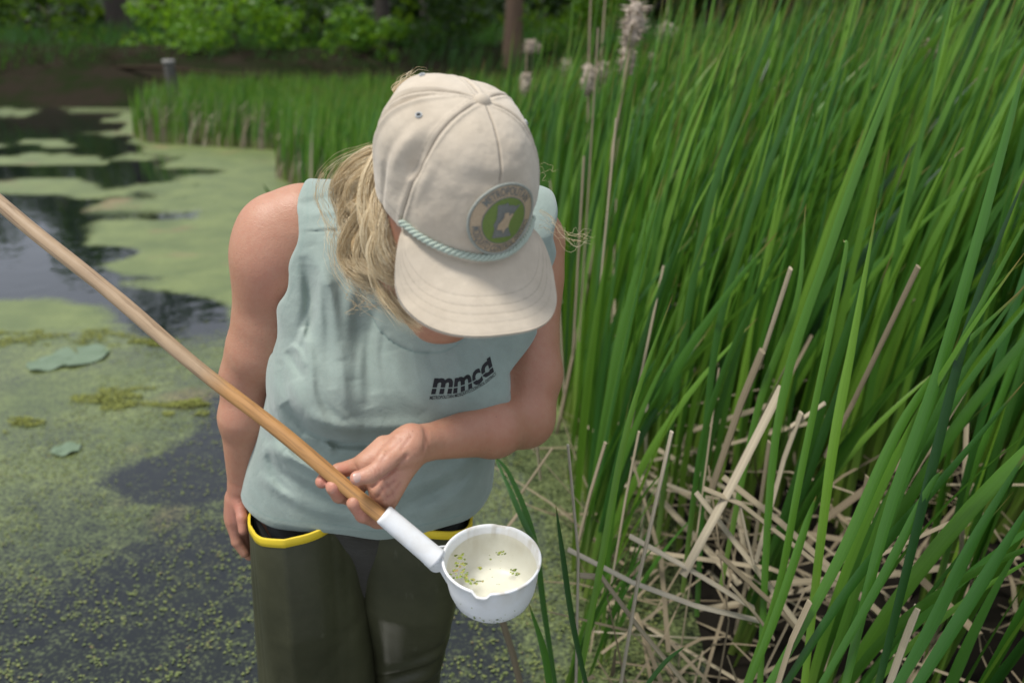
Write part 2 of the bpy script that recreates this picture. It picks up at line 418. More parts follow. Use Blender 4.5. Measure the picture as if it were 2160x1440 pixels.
def head(p):
    d = ell(p, hl(-.008, 0, -.015), (.095, .074, .100), HM)
    d = smin(d, ell(p, hl(.035, 0, -.085), (.058, .058, .075), HM), .03)
    d = smin(d, rcone(p, hl(.068, 0, -.128), hl(.060, 0, -.140), .022, .020), .02)           # chin
    for s in (-1, 1):
        d = smin(d, rcone(p, hl(.01, s * .058, -.095), hl(.062, s * .018, -.135), .016, .014), .02)   # jaw
        d = smin(d, ell(p, hl(.070, s * .038, -.062), (.022, .022, .02), HM), .02)              # cheek
        d = smax(d, -ell(p, hl(.099, s * .032, -.030), (.014, .017, .011), HM), .010)           # eye socket
        d = smin(d, ell(p, hl(.083, s * .031, -.031), (.0125, .0125, .0125), HM), .002)        # eyeball
        d = smin(d, rcone(p, hl(.094, s * .018, -.016), hl(.082, s * .045, -.014), .007, .006), .01)  # brow
        e = ell(p, hl(-.005, s * .077, -.045), (.016, .006, .030), HM); d = smin(d, smax(e, -ell(p, hl(-.003, s * .083, -.042), (.008, .005, .017), HM), .003), .004)
        d = smin(d, ell(p, hl(.100, s * .010, -.070), (.009, .008, .007), HM), .005)            # nostrils
    d = smin(d, rcone(p, hl(.094, 0, -.030), hl(.113, 0, -.064), .007, .0095), .01)            # nose
    for u, r in ((-.092, .0055), (-.101, .0065)):
        d = smin(d, rcone(p, hl(.092, -.019, u), hl(.098, 0, u), r * .5, r), .004); d = smin(d, rcone(p, hl(.092, .019, u), hl(.098, 0, u), r * .5, r), .004)
    d = smin(d, rcone(p, hl(-.015, 0, -.085), np.array([-.105, 1.02, 1.075]), .050, .060), .03)  # neck
    return d
def grp(fn, p, d, lo, hi, k):
    m = np.all((p > lo) & (p < hi), axis=1)
    if m.any(): d[m] = smin(d[m], fn(p[m]), k)
    return d
hb = np.array([x for J in HAND.values() for x in J] + [WRR])
hbl = np.array([WRL, P(500, 1175, 1.33), P(550, 1175, 1.33)])
hd = np.array([hl(f, r, u) for f in (-.12, .13) for r in (-.1, .1) for u in (-.17, .1)])
def arm_l(p):
    d = smin(rcone(p, P(640, 470, 1.12), P(598, 510, 1.13), .050, .056), ell(p, P(582, 540, 1.13), (.057, .060, .085)), .03)
    d = smin(d, rcone(p, P(578, 560, 1.13), P(542, 745, 1.19), .051, .042), .03)
    d = smin(d, rcone(p, P(542, 740, 1.19), ELL, .041, .036), .02)
    d = smin(d, rcone(p, P(578, 700, 1.165), P(566, 745, 1.175), .034, .032), .03)
    d = smin(d, rcone(p, ELL, P(514, 880, 1.225), .0365, .0355), .02)
    return smin(d, rcone(p, P(514, 880, 1.225), WRL, .0350, .0195), .015)
def arm_r(p):
    d = smin(rcone(p, P(1090, 470, 1.12), SHR, .048, .052), ell(p, P(1114, 560, 1.14), (.045, .053, .080)), .03)
    d = smin(d, rcone(p, P(1120, 600, 1.14), P(1124, 790, 1.145), .041, .039), .03)
    d = smin(d, rcone(p, P(1124, 790, 1.145), ELR, .039, .037), .02)
    d = smin(d, rcone(p, ELR, P(1040, 905, 1.07), .0385, .0365), .022)
    return smin(d, rcone(p, P(1040, 905, 1.07), WRR, .0360, .0215), .015)
def bb(fn_pts, m):
    a = np.array(fn_pts); return a.min(0) - m, a.max(0) + m
BL = bb([P(640, 470, 1.12), P(480, 500, 1.13), ELL, WRL], .10); BRB = bb([P(1090, 470, 1.12), SHR, ELR, WRR], .10)
def body(p):
    d = torso(p, -.010); d = smin(d, bust(p, -.012), .03)
    d = smin(d, rcone(p, P(650, 470, 1.12), P(1080, 470, 1.12), .050, .048), .03)
    d = grp(arm_l, p, d, BL[0], BL[1], .02); d = grp(arm_r, p, d, BRB[0], BRB[1], .02)
    d = grp(head, p, d, hd.min(0) - .08, hd.max(0) + .08, .03)
    d = grp(hand_r, p, d, hb.min(0) - .05, hb.max(0) + .05, .008)
    d = grp(hand_l, p, d, hbl.min(0) - .06, hbl.max(0) + .06, .008)
    for x0, x1 in ((-.32, -.35), (-.18, -.20)):
        d = smin(d, rcone(p, (x0, 1.14, .46), (x1, 1.19, -.38), .042, .034), .03)
    return d
V, F = sdf_mesh(body, (-.56, .72, -.45), (.18, 1.30, 1.32), .0020)
px, py, dd = project(V)
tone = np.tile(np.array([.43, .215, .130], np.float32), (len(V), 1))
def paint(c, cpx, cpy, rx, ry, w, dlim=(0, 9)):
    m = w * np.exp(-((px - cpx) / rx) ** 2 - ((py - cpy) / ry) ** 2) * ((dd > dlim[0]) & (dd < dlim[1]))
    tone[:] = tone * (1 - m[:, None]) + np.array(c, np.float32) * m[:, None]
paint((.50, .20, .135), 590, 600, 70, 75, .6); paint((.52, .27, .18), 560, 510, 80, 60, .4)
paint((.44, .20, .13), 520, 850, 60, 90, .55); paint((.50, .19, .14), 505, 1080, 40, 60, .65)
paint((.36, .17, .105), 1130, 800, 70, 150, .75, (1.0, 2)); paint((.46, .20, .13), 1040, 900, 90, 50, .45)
paint((.50, .20, .13), 820, 640, 60, 60, .5)
for z, r, w, c in (((240, 460), 18, .6, (.60, .22, .17)), ((330, 520), 20, .55, (.60, .23, .18)), ((480, 660), 26, .5, (.58, .22, .17)), ((450, 440), 16, .55, (.60, .25, .19)), ((370, 390), 14, .6, (.55, .20, .15)),
                ((650, 420), 50, .35, (.62, .33, .25)), ((600, 230), 30, .4, (.60, .36, .25)), ((820, 150), 30, .3, (.55, .30, .23))):
    paint(c, 600 + z[0] / 3, 860 + z[1] / 3, r, r, w, (.85, 1.02))
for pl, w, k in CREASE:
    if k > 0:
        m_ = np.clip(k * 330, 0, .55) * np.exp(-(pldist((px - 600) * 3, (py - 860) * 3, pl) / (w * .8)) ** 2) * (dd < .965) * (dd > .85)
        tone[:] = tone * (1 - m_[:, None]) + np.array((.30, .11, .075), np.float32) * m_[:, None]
person = empty('person', (-.26, 1.13, 0))
tag(person, 'woman in beige cap, sage sleeveless shirt and olive hip waders standing in the pond', 'person')
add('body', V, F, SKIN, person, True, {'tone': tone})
print('body', len(V), round(time.time() - T0, 1))

# nails
def nail(c, nrm, along, l, w):
    c = np.array(c); n = np.array(nrm) / np.linalg.norm(nrm); a = np.array(along, float); a -= n * a.dot(n); a /= np.linalg.norm(a); s = np.cross(n, a)
    v = []; nu, nv = 9, 7
    for i in range(nu):
        for j in range(nv):
            u = -1 + 2 * i / (nu - 1); t = -1 + 2 * j / (nv - 1); uu = u * math.sqrt(max(0, 1 - .45 * t * t)); tt = t
            v.append(c + a * uu * l / 2 + s * tt * w / 2 - n * (tt * tt * w * .20 + uu * uu * l * .05))
    return np.array(v), grid_faces(nu, nv)
NAIL = m_simple('fingernail', (.60, .42, .35), .25, (.46, .27, .22), 150)

# ------------------------------------------------------------------ shirt
FOLDS = [
    ([(700, 500), (690, 620), (700, 760), (740, 880)], 24, .006), ([(760, 620), (750, 740), (780, 860)], 22, -.004), ([(660, 560), (650, 660), (630, 760)], 18, -.004), ([(620, 800), (660, 880), (760, 915)], 20, .005),
    ([(560, 940), (640, 1010), (760, 1050)], 20, .005), ([(1000, 940), (960, 1030), (880, 1090)], 20, .005), ([(930, 700), (950, 790), (1000, 850)], 22, .004),
    ([(680, 560), (675, 640), (690, 740)], 7, .003), ([(770, 700), (760, 790), (765, 850)], 9, .0035), ([(810, 690), (805, 760), (820, 830)], 8, -.003), ([(665, 760), (700, 850), (760, 900)], 8, .0035),
    ([(870, 720), (880, 790), (905, 850)], 8, .0025), ([(580, 1010), (640, 1060), (760, 1095)], 8, -.003), ([(590, 905), (615, 960), (680, 1000)], 7, .004), ([(700, 980), (760, 1040), (860, 1060)], 9, .003), ([(560, 905), (575, 990), (600, 1040)], 8, -.003),
    ([(920, 1060), (970, 1020), (1015, 960)], 6, -.003), ([(660, 640), (640, 700), (625, 740)], 7, .004), ([(1060, 560), (1040, 640), (1020, 730)], 12, .004),  # (pixel polyline, width px, height m): + ridge, - valley
    ([(660, 520), (700, 640), (720, 760)], 16, .0045), ([(640, 540), (655, 640), (650, 720)], 12, -.005), ([(690, 600), (690, 720), (700, 820)], 12, -.004),
    ([(745, 590), (735, 690), (745, 800)], 17, .005), ([(790, 640), (775, 740), (790, 830)], 14, -.004), ([(720, 720), (725, 800), (732, 860)], 9, .003),
    ([(830, 740), (850, 820), (890, 870)], 18, .003), ([(640, 690), (655, 760), (660, 830), (690, 900)], 12, .005), ([(605, 740), (625, 775), (640, 800)], 8, -.006),
    ([(615, 725), (632, 745), (645, 775)], 7, .006), ([(590, 760), (605, 830), (650, 900)], 10, -.004), ([(960, 720), (970, 780), (985, 800)], 16, .004),
    ([(1010, 730), (1030, 760), (1050, 790)], 10, .004), ([(900, 740), (925, 790), (935, 850)], 13, -.003),
    ([(600, 850), (650, 905), (720, 932), (860, 930), (980, 912), (1040, 880)], 15, -.010),
    ([(640, 880), (720, 905), (850, 905), (970, 890)], 22, .005),
    ([(560, 960), (600, 1000), (680, 1040), (780, 1070)], 10, -.0055), ([(555, 935), (610, 965), (700, 1010), (780, 1040)], 13, .0055),
    ([(545, 1000), (600, 1040), (680, 1075), (800, 1100)], 12, .004), ([(600, 930), (640, 950), (720, 960)], 9, -.004),
    ([(640, 915), (690, 935), (700, 960)], 8, .004), ([(840, 1070), (920, 1040), (1000, 985)], 14, -.0045), ([(830, 1040), (920, 1010), (1010, 960)], 16, .004),
    ([(560, 880), (580, 930), (600, 950)], 9, .004), ([(900, 1090), (960, 1060), (1010, 1010)], 10, .003),
    ([(640, 455), (700, 445), (740, 440)], 9, .003), ([(610, 430), (660, 425), (700, 410)], 8, -.003), ([(640, 490), (700, 487), (735, 486)], 2.2, -.0022), ([(640, 482), (700, 479), (735, 478)], 4, .0015)]
FP = []
for pts, w, a in FOLDS: FP.append((spline([(x, y) for x, y in pts], 11).astype(np.float32), w, a))
def foldsum(p):
    u, v, D = project(p); uv = np.stack([u, v], 1); out = np.zeros(len(p), np.float32)
    for pl, w, a in FP:
        lo = pl.min(0) - 3 * w; hi = pl.max(0) + 3 * w
        m = np.all((uv > lo) & (uv < hi), 1)
        if not m.any(): continue
        q = uv[m]; best = np.full(len(q), 1e9, np.float32); par = np.zeros(len(q), np.float32)
        for i in range(len(pl) - 1):
            s = pl[i]; e = pl[i + 1] - s; h = np.clip((q - s) @ e / (e @ e), 0, 1); dq = q - s - h[:, None] * e
            dd_ = (dq * dq).sum(1); k_ = dd_ < best; best = np.where(k_, dd_, best); par = np.where(k_, (i + h) / (len(pl) - 1), par)
        out[m] += (1.4 if w > 11 else .75) * a * np.exp(-best / (w * w)) * np.maximum(np.sin(np.pi * np.clip(par, 0, 1)), 0) ** .6
    return out
ZL = np.array([[.86, -.60], [.895, -.352], [.905, -.333], [.95, -.331], [1.0, -.306], [1.03, -.292], [1.10, -.279], [1.14, -.290], [1.2, -.33]])
ZR = np.array([[.79, .30], [.815, .03], [.84, .006], [.868, -.006], [.90, .000], [.94, .034], [.99, .050], [1.05, .058], [1.2, .062]])
NECK0, NECK1 = P(905, 470, 1.06), P(893, 612, 1.005)
def shirt_base(p, off):
    d = torso(p, off); d = smin(d, bust(p, off * .6), .045)
    d = smin(d, rcone(p, P(632, 465, 1.12), P(1118, 480, 1.12), .054 + off, .052 + off), .03)
    d = smin(d, rcone(p, P(655, 520, 1.11), P(690, 640, 1.10), .055, .055), .05)
    d = smin(d, rcone(p, P(1060, 520, 1.11), P(1045, 660, 1.11), .055, .055), .05)
    d = smin(d, ell(p, P(612, 428, 1.165), (.046, .03, .018)), .02)
    return d
def shirt(p):
    d0 = shirt_base(p, .006); near = np.abs(d0) < .030; d = d0.copy()
    q = p[near]
    if len(q):
        disp = foldsum(q)
        disp += .0032 * (vnoise(q * np.array([1, 1, .35], np.float32), 30, 5) - .5) + .009 * (fbm(q * np.array([1, 1, .5], np.float32), 11, 2, 8) - .5)
        d[near] -= disp
    x, z = p[:, 0], p[:, 2]
    xl = np.interp(z, ZL[:, 0], ZL[:, 1]) + .004 * np.sin(z * 95); xr = np.interp(z, ZR[:, 0], ZR[:, 1]) + .003 * np.sin(z * 110)
    d = smax(d, xl - x, .006); d = smax(d, x - xr, .006)
    hem = .634 + .006 * np.sin(x * 17 + 1) + .004 * np.sin(x * 41)
    d = smax(d, hem - z, .004)
    inner = torso(p, -.004); inner = np.maximum(inner, z - .640)
    d = smax(d, -inner, .003)
    neck = rcone(p, NECK0, NECK1, .078, .062)
    rib = np.exp(-((neck - .010) / .0095) ** 4) * .0022 - .0014 * np.exp(-((neck - .0215) / .0012) ** 2)
    d = smax(d - rib, -neck, .004)
    return d
V, F = sdf_mesh(shirt, (-.47, .86, .60), (.09, 1.26, 1.20), .0021, 8, 3)
px, py, dd = project(V)
neck = rcone(V.astype(np.float32), NECK0, NECK1, .078, .062)
dark = .55 * np.exp(-((neck - .021) / .0014) ** 2)
hemz = .634 + .006 * np.sin(V[:, 0] * 17 + 1) + .004 * np.sin(V[:, 0] * 41)
dark += .5 * np.exp(-((V[:, 2] - hemz - .021) / .0012) ** 2)
xl = np.interp(V[:, 2], ZL[:, 0], ZL[:, 1]); dark += .25 * np.exp(-((V[:, 0] - xl - .012) / .0012) ** 2)
shirt_o = add('sleeveless_shirt', V, F, SHIRT, person, True, {'dark': np.clip(dark, 0, 1)})
print('shirt', len(V), round(time.time() - T0, 1))
bvh_shirt = BVHTree.FromPolygons([tuple(map(float, v)) for v in V], [tuple(map(int, f)) for f in F])
CAMV = Vector((0, 0, CAM_H))
def on_shirt(x, y, lift=.0008):
    d = Vector(P(x, y, 1.0)) - CAMV; d.normalize(); h = bvh_shirt.ray_cast(CAMV, d)
    return np.array(h[0] - d * lift) if h[0] else P(x, y, 1.05)

# ------------------------------------------------------------------ lettering
def text_bm(s, bold=.0, spacing=1.0, shear=0.0, cells=.12):
    cu = bpy.data.curves.new('text', 'FONT'); cu.body = s; cu.offset = bold; cu.space_character = spacing; cu.shear = shear
    cu.resolution_u = 3; o = bpy.data.objects.new('text', cu); COL.objects.link(o)
    dg = bpy.context.evaluated_depsgraph_get(); me = bpy.data.meshes.new_from_object(o.evaluated_get(dg))
    bm = bmesh.new(); bm.from_mesh(me); bpy.data.objects.remove(o); bpy.data.meshes.remove(me); bpy.data.curves.remove(cu)
    bmesh.ops.triangulate(bm, faces=bm.faces)
    xs = [v.co.x for v in bm.verts]; x = min(xs)
    while x < max(xs):
        x += cells; bmesh.ops.bisect_plane(bm, geom=bm.verts[:] + bm.edges[:] + bm.faces[:], plane_co=(x, 0, 0), plane_no=(1, 0, 0))
    return bm
def bm_arrays(bm):
    bm.verts.index_update(); v = np.array([v.co[:] for v in bm.verts]); f = [tuple(a.index for a in q.verts) for q in bm.faces]; bm.free(); return v, f
def along(base, height, v, up=None):
    """map flat text (x 0..1, y 0..1) along a pixel polyline"""
    pl = spline(base, 80); s = np.concatenate([[0], np.cumsum(np.linalg.norm(np.diff(pl, axis=0), axis=1))]); s /= s[-1]
    tx = np.stack([np.interp(v[:, 0], s, pl[:, k]) for k in (0, 1)], 1)
    h = np.interp(v[:, 0], [0, 1], height)
    tn = np.gradient(pl, axis=0); ang = np.arctan2(tn[:, 1], tn[:, 0]); a = np.interp(v[:, 0], s, ang) * .75
    ux = np.sin(a) + .12; uy = -np.cos(a)
    return np.stack([tx[:, 0] + ux * h * v[:, 1], tx[:, 1] + uy * h * v[:, 1]], 1)
bm = text_bm('mmcd', .032, 1.0, .12, .06)
for y in (.145, .185): bmesh.ops.bisect_plane(bm, geom=bm.verts[:] + bm.edges[:] + bm.faces[:], plane_co=(0, y, 0), plane_no=(0, 1, 0))
bmesh.ops.delete(bm, geom=[f for f in bm.faces if .145 < f.calc_center_median().y < .185], context='FACES')
v, f = bm_arrays(bm); v[:, 1] = np.minimum(v[:, 1], .565)
v[:, 0] = (v[:, 0] - v[:, 0].min()) / (np.ptp(v[:, 0])); v[:, 1] = (v[:, 1] - v[:, 1].min()) / .50
zb = lambda x, y: (860 + x / 6.353, 700 + y / 6.353)
q = along([zb(312, 838), zb(610, 828), zb(780, 785), zb(900, 735), zb(1000, 665), zb(1090, 590), zb(1185, 515)], (33, 28), v)
add('chest_lettering', np.array([on_shirt(*a) for a in q]), f, BLACK, shirt_o, False)
v, f = bm_arrays(text_bm('METROPOLITAN MOSQUITO CONTROL DISTRICT', .012, 1.0, 0, .5))
v[:, 0] = (v[:, 0] - v[:, 0].min()) / np.ptp(v[:, 0]); v[:, 1] = v[:, 1] / .72
q = along([zb(295, 905), zb(470, 893), zb(650, 872), zb(800, 822), zb(900, 778), zb(1060, 680), zb(1192, 570)], (7.6, 6.5), v)
add('chest_small_lettering', np.array([on_shirt(*a) for a in q]), f, BLACK, shirt_o, False)

# ------------------------------------------------------------------ cap
def cap_R(th):
    c, s = np.cos(th), np.sin(th); a = np.where(c > 0, .100, .098); b = .080
    return 1 / np.sqrt((c / a) ** 2 + (s / b) ** 2)
CH = .126
def crown_pt(th, ph, lift=0.0):
    """th azimuth from front to viewer's right side, ph 0 rim .. pi/2 top; local coordinates"""
    th, ph = np.broadcast_arrays(np.asarray(th, float), np.asarray(ph, float))
    r = cap_R(th) * np.cos(ph) ** .80 * (1 + .085 * np.sin(np.clip(ph * 1.7, 0, np.pi)) * (.6 - .4 * np.cos(th)))
    z = CH * np.sin(ph) ** .96
    # left rear bag of loose cloth, dents by the seam
    def bump_(t0, p0, wt, wp, a):
        dt = (th - t0 + np.pi) % (2 * np.pi) - np.pi
        return a * np.exp(-(dt / wt) ** 2 - ((ph - p0) / wp) ** 2)
    o = bump_(R(-100), .60, .55, .45, .020) + bump_(R(-150), .7, .45, .4, .014) + bump_(R(-30), .95, .3, .22, .003)
    o += bump_(R(-63), .62, .09, .22, -.006) + bump_(R(-52), .55, .08, .2, .003) + bump_(R(-76), .62, .09, .25, .004) + bump_(R(-4), .76, .30, .06, -.0022) + bump_(R(2), .86, .3, .06, .0010)
    o += bump_(R(-112), .7, .045, .45, -.004) + bump_(R(-104), .7, .05, .45, .0035) + bump_(R(75), .6, .1, .3, -.003) + bump_(R(-85), .25, .05, .3, -.0025) + bump_(R(-20), .25, .12, .1, .0015)
    # seams: a groove with a ridge either side
    seam = 0
    for k in range(6):
        dt = (th - k * np.pi / 3 + np.pi) % (2 * np.pi) - np.pi; dist = dt * np.maximum(r, .004)
        fade = 1 if k else smst(ph, .70, .82)
        seam = seam + fade * (-.0017 * np.exp(-(dist / .0011) ** 2) + (.0011 * np.exp(-((np.abs(dist) - .0042) / .0028) ** 2) if k else 0))
    o = o + seam * smst(ph, 1.54, 1.40)
    o = o + .0055 * (fbm(np.stack([np.cos(th) * r * 9, np.sin(th) * r * 9, z * 9], -1) * 3.0, 1, 4, 4) - .5) + lift
    w_ = bump_(R(-62), .45, .06, .05, .0016) + bump_(R(-66), .56, .05, .05, -.0018) + bump_(R(-60), .66, .07, .05, .0016) + bump_(R(-130), .35, .3, .05, .0018) + bump_(R(-135), .45, .3, .04, -.0018) + bump_(R(-125), .95, .04, .3, .002) + bump_(R(-45), .22, .12, .12, .002)
    o = o + w_
    # fabric normal approximated by the ellipsoid normal
    nx, ny, nz = np.cos(th) * r / .01, np.sin(th) * r / .0072, z / .0165
    n = np.sqrt(nx * nx + ny * ny + nz * nz) + 1e-9
    return np.stack([r * np.cos(th) + o * nx / n, r * np.sin(th) + o * ny / n, z + o * nz / n], -1)
def to_head(q): return HO + q[..., 0:1] * HF + q[..., 1:2] * HR + q[..., 2:3] * HU
NT, NP = 600, 200
TH, PH = np.meshgrid(np.linspace(0, 2 * np.pi, NT, endpoint=False), np.linspace(0, np.pi / 2 - .004, NP), indexing='ij')
L = crown_pt(TH, PH); rr = np.hypot(L[..., 0], L[..., 1])
dark = np.zeros_like(TH)
for k in range(6):
    dt = (TH - k * np.pi / 3 + np.pi) % (2 * np.pi) - np.pi; dist = dt * rr; fade = 1 if k else smst(PH, .70, .80)
    dark += fade * .75 * np.exp(-(dist / .0007) ** 2)
    if k:
        dash = .5 + .5 * (np.sin(L[..., 2] * 1500 + rr * 1500) > -.2)
        for s in (-1, 1): dark += .40 * dash * np.exp(-((dist - s * .0062) / .0006) ** 2)
dark += .3 * np.exp(-((L[..., 2] - .014) / .0007) ** 2) * (np.cos(TH) < .5)
inner = L * np.array([.965, .965, .97])
v = np.vstack([to_head(L.reshape(-1, 3)), to_head(inner.reshape(-1, 3))]); g = grid_faces(NT, NP, True, False)
n0 = NT * NP; i = np.arange(NT); j = (i + 1) % NT
rim = np.stack([i * NP, i * NP + n0, j * NP + n0, j * NP], 1)
top = [tuple(int(a * NP + NP - 1) for a in range(NT))]
cap_o = add('cap', v, np.vstack([g, g[:, ::-1] + n0, rim]), CAP, person, True, {'dark': np.concatenate([np.clip(dark, 0, 1).ravel(), np.zeros(n0)])})
# button
bt = []; K = 20
for i_ in range(8):
    a = i_ / 7 * np.pi / 2; bt += [(.0088 * math.cos(a) * math.cos(t) * (1.0), .0088 * math.cos(a) * math.sin(t), CH - .0022 + .0075 * math.sin(a)) for t in np.linspace(0, 2 * np.pi, K, endpoint=False)]
add('cap_button', to_head(np.array(bt)), grid_faces(8, K, False, True), CAP, cap_o, True, {'dark': np.zeros(len(bt))})
# eyelets
EYE = m_simple('eyelet_thread', (.40, .42, .42), .6); HOLE = m_simple('eyelet_hole', (.01, .01, .01), .9)
def ring_on(th, ph, r0, r1, n=20, lift=.0008):
    c = crown_pt(th, ph, lift); e1 = crown_pt(th + .05, ph, lift) - c; e1 /= np.linalg.norm(e1); e2 = crown_pt(th, ph + .05, lift) - c; e2 /= np.linalg.norm(e2)
    a = np.linspace(0, 2 * np.pi, n, endpoint=False)
    nn = np.cross(e1, e2)
    path = np.array([c + e1 * math.cos(t) * r0 + e2 * math.sin(t) * r0 for t in list(a) + [a[0]]])
    return c, e1, e2, nn, path
for th in (-88, -150, 88):
    c, e1, e2, nn, path = ring_on(R(th), .93, .0028, 0)
    v, f = tube(path, .0008, 6, False); add('eyelet', to_head(v), f, EYE, cap_o)
    a = np.linspace(0, 2 * np.pi, 12, endpoint=False); v = np.array([c + nn * .0001 + (e1 * math.cos(t) + e2 * math.sin(t)) * .0024 for t in a]); add('eyelet_hole', to_head(v), [tuple(range(12))], HOLE, cap_o, False)
# brim
NU, NV = 121, 61; TM = R(57)
def brim_pt(u, t):
    """u -1..1 across, t 0..1 outwards"""
    th = u * TM; r0 = cap_R(th) * .995; ix, iy = r0 * np.cos(th), r0 * np.sin(th)
    a = u * np.pi / 2
    oy = .0915 * np.sign(u) * np.abs(np.sin(a)) ** .80; ox = .052 + .124 * np.cos(a) ** .62
    ox = np.where(np.abs(u) > .999, ix, ox)
    x = ix + (ox - ix) * t; y = iy + (oy - iy) * t
    z = .002 - .020 * (np.clip(x - .06, 0, 1) / .11) ** 1.2 - 2.6 * y * y * smst(x, .045, .11) - .004 * t
    return x, y, z
# re-trace the ends so that the outer edge starts at the corner and bulges
def brim_grid():
    u = np.sin(np.linspace(-1, 1, NU) * np.pi / 2); t = np.linspace(0, 1, NV); U, Tt = np.meshgrid(u, t, indexing='ij')
    th = U * TM; r0 = cap_R(th) * .972; ix, iy = r0 * np.cos(th), r0 * np.sin(th)
    a = U * R(104)
    oy = .0905 * np.sign(np.sin(a)) * np.abs(np.sin(a)) ** .86; ox = .098 + .078 * np.cos(a) * np.where(np.cos(a) > 0, 1, 2.4) 
    k = smst(np.abs(U), .86, 1.0); cx, cy = cap_R(TM) * math.cos(TM), np.sign(U) * cap_R(TM) * math.sin(TM)
    ox = ox * (1 - k) + cx * k; oy = oy * (1 - k) + cy * k
    x = ix + (ox - ix) * Tt; y = iy + (oy - iy) * Tt
    z = .002 - .022 * (np.clip(x - .06, 0, 1) / .11) ** 1.2 - 2.7 * y * y * smst(x, .05, .12) + .006 * (1 - Tt) ** 5
    return U, Tt, x, y, z
U, Tt, x, y, z = brim_grid()
rows = [.47, .60, .72, .84]; dark = np.zeros_like(Tt)
dash = .55 + .45 * (np.sin(U * 420) > -.3)
for r_ in rows: dark += .30 * dash * np.exp(-((Tt - r_) * .075 / .00055) ** 2) * (np.abs(U) < .93)
z = z + sum(-.00022 * np.exp(-((Tt - r_) * .075 / .0012) ** 2) for r_ in rows)
z = z + .0016 * (fbm(np.stack([x, y], -1), 22, 2, 3) - .5)
edge = np.where(Tt > .985, .0008, 0)
topL = np.stack([x, y, z - edge], -1).reshape(-1, 3); botL = topL - np.array([0, 0, .0032]); g = grid_faces(NU, NV); n0 = NU * NV
oi = np.arange(NU) * NV + NV - 1
side = np.stack([oi[:-1], oi[:-1] + n0, oi[1:] + n0, oi[1:]], 1)
add('brim', to_head(np.vstack([topL, botL])), np.vstack([g[:, ::-1] if False else g, g[:, ::-1] + n0, side]), CAP, cap_o, True, {'dark': np.concatenate([np.clip(dark, 0, 1).ravel(), np.zeros(n0)])})
# rope: three twisted strands
ac = Acc(); th = np.linspace(-R(59), R(59), 420)
c = crown_pt(th, np.full_like(th, .075 + .0)) ; out = c.copy(); out[:, 2] = 0; out /= np.linalg.norm(out, axis=1)[:, None]
c = c + out * .0022 + np.array([0, 0, .001]); s_ = np.concatenate([[0], np.cumsum(np.linalg.norm(np.diff(c, axis=0), axis=1))])
for k in range(3):
    a = s_ / .0170 * 2 * np.pi + k * np.pi / 1.5; q = c + .0022 * (np.cos(a)[:, None] * out + np.sin(a)[:, None] * np.array([0, 0, 1.0]))
    v, f = tube(q, .00195, 8); ac.put(to_head(v), f)
ac.obj('cap_rope', ROPE, cap_o)
# patch on the front of the crown
PC_TH, PC_PH = R(6), .41
pc0 = crown_pt(PC_TH, PC_PH); pe1 = np.array([-math.sin(PC_TH), math.cos(PC_TH), 0.0]); pt = crown_pt(PC_TH, PC_PH + .25) - crown_pt(PC_TH, PC_PH - .25); pt -= pe1 * pt.dot(pe1); pt /= np.linalg.norm(pt); pn = np.cross(pe1, pt)
Lp = crown_pt(TH, PH, 0).reshape(-1, 3)
bvh_cap = BVHTree.FromPolygons([tuple(map(float, a)) for a in Lp], [tuple(map(int, f)) for f in grid_faces(NT, NP, True, False)])
def patch_pt(u, v, lift):
    o = pc0 + pe1 * u + pt * v + pn * .05; h = bvh_cap.ray_cast(Vector(o), Vector(-pn))
    q = np.array(h[0]) if h[0] else o - pn * .05
    flat = pc0 + pe1 * u + pt * v - pn * (4.5 * u * u + 1.5 * v * v)
    w = .35; base = q * (1 - w) + flat * w
    if (base - q).dot(pn) < 0: base = q
    return base + pn * lift
def patch_disc(name, r, mat, lift, n=40, m=9, skirt=True):
    v = [patch_pt(0, 0, lift)]; f = []
    for i_ in range(1, m + 1):
        for k in range(n): a = 2 * np.pi * k / n; v.append(patch_pt(r * i_ / m * math.cos(a), r * i_ / m * math.sin(a), lift))
    for k in range(n): f.append((0, 1 + k, 1 + (k + 1) % n))
    for i_ in range(m - 1):
        for k in range(n): a = 1 + i_ * n; f.append((a + k, a + n + k, a + n + (k + 1) % n, a + (k + 1) % n))
    if skirt:
        b = len(v)
        for k in range(n): a = 2 * np.pi * k / n; v.append(patch_pt(r * math.cos(a), r * math.sin(a), lift - .003))
        a0 = 1 + (m - 1) * n
        for k in range(n): f.append((a0 + k, b + k, b + (k + 1) % n, a0 + (k + 1) % n))
    return add(name, to_head(np.array(v)), f, mat, cap_o)
def m_embroid(name, a, b):
    m = Mat(name); w = m.noise(1.0, 2, .5, None, (900, 900, 2600)); m.col(m.mix(m.ramp(w, [(.35, (0, 0, 0)), (.65, (1, 1, 1))]), a, b)); m.set(Roughness=.75); m.bump(w, .5, .0006); return m.m
TANP = m_embroid('patch_tan_thread', (.38, .28, .17), (.52, .40, .27)); GRNP = m_embroid('patch_green_thread', (.105, .15, .035), (.19, .27, .055))
GRYP = m_embroid('patch_grey_thread', (.12, .125, .11), (.22, .225, .20)); BRDP = m_embroid('patch_border_thread', (.22, .235, .20), (.36, .37, .32))
PR = .0375
patch_disc('patch', PR, TANP, .0016); patch_disc('patch_centre', PR * .655, GRNP, .0022, skirt=False)
a_ = np.linspace(0, 2 * np.pi, 60); v, f = tube(np.array([patch_pt(PR * math.cos(t), PR * math.sin(t), .0014) for t in a_]), .0016, 8, False); add('patch_border', to_head(v), f, BRDP, cap_o)
v, f = tube(np.array([patch_pt(PR * .665 * math.cos(t), PR * .665 * math.sin(t), .0020) for t in a_]), .0005, 6, False); add('patch_inner_ring', to_head(v), f, GRYP, cap_o)
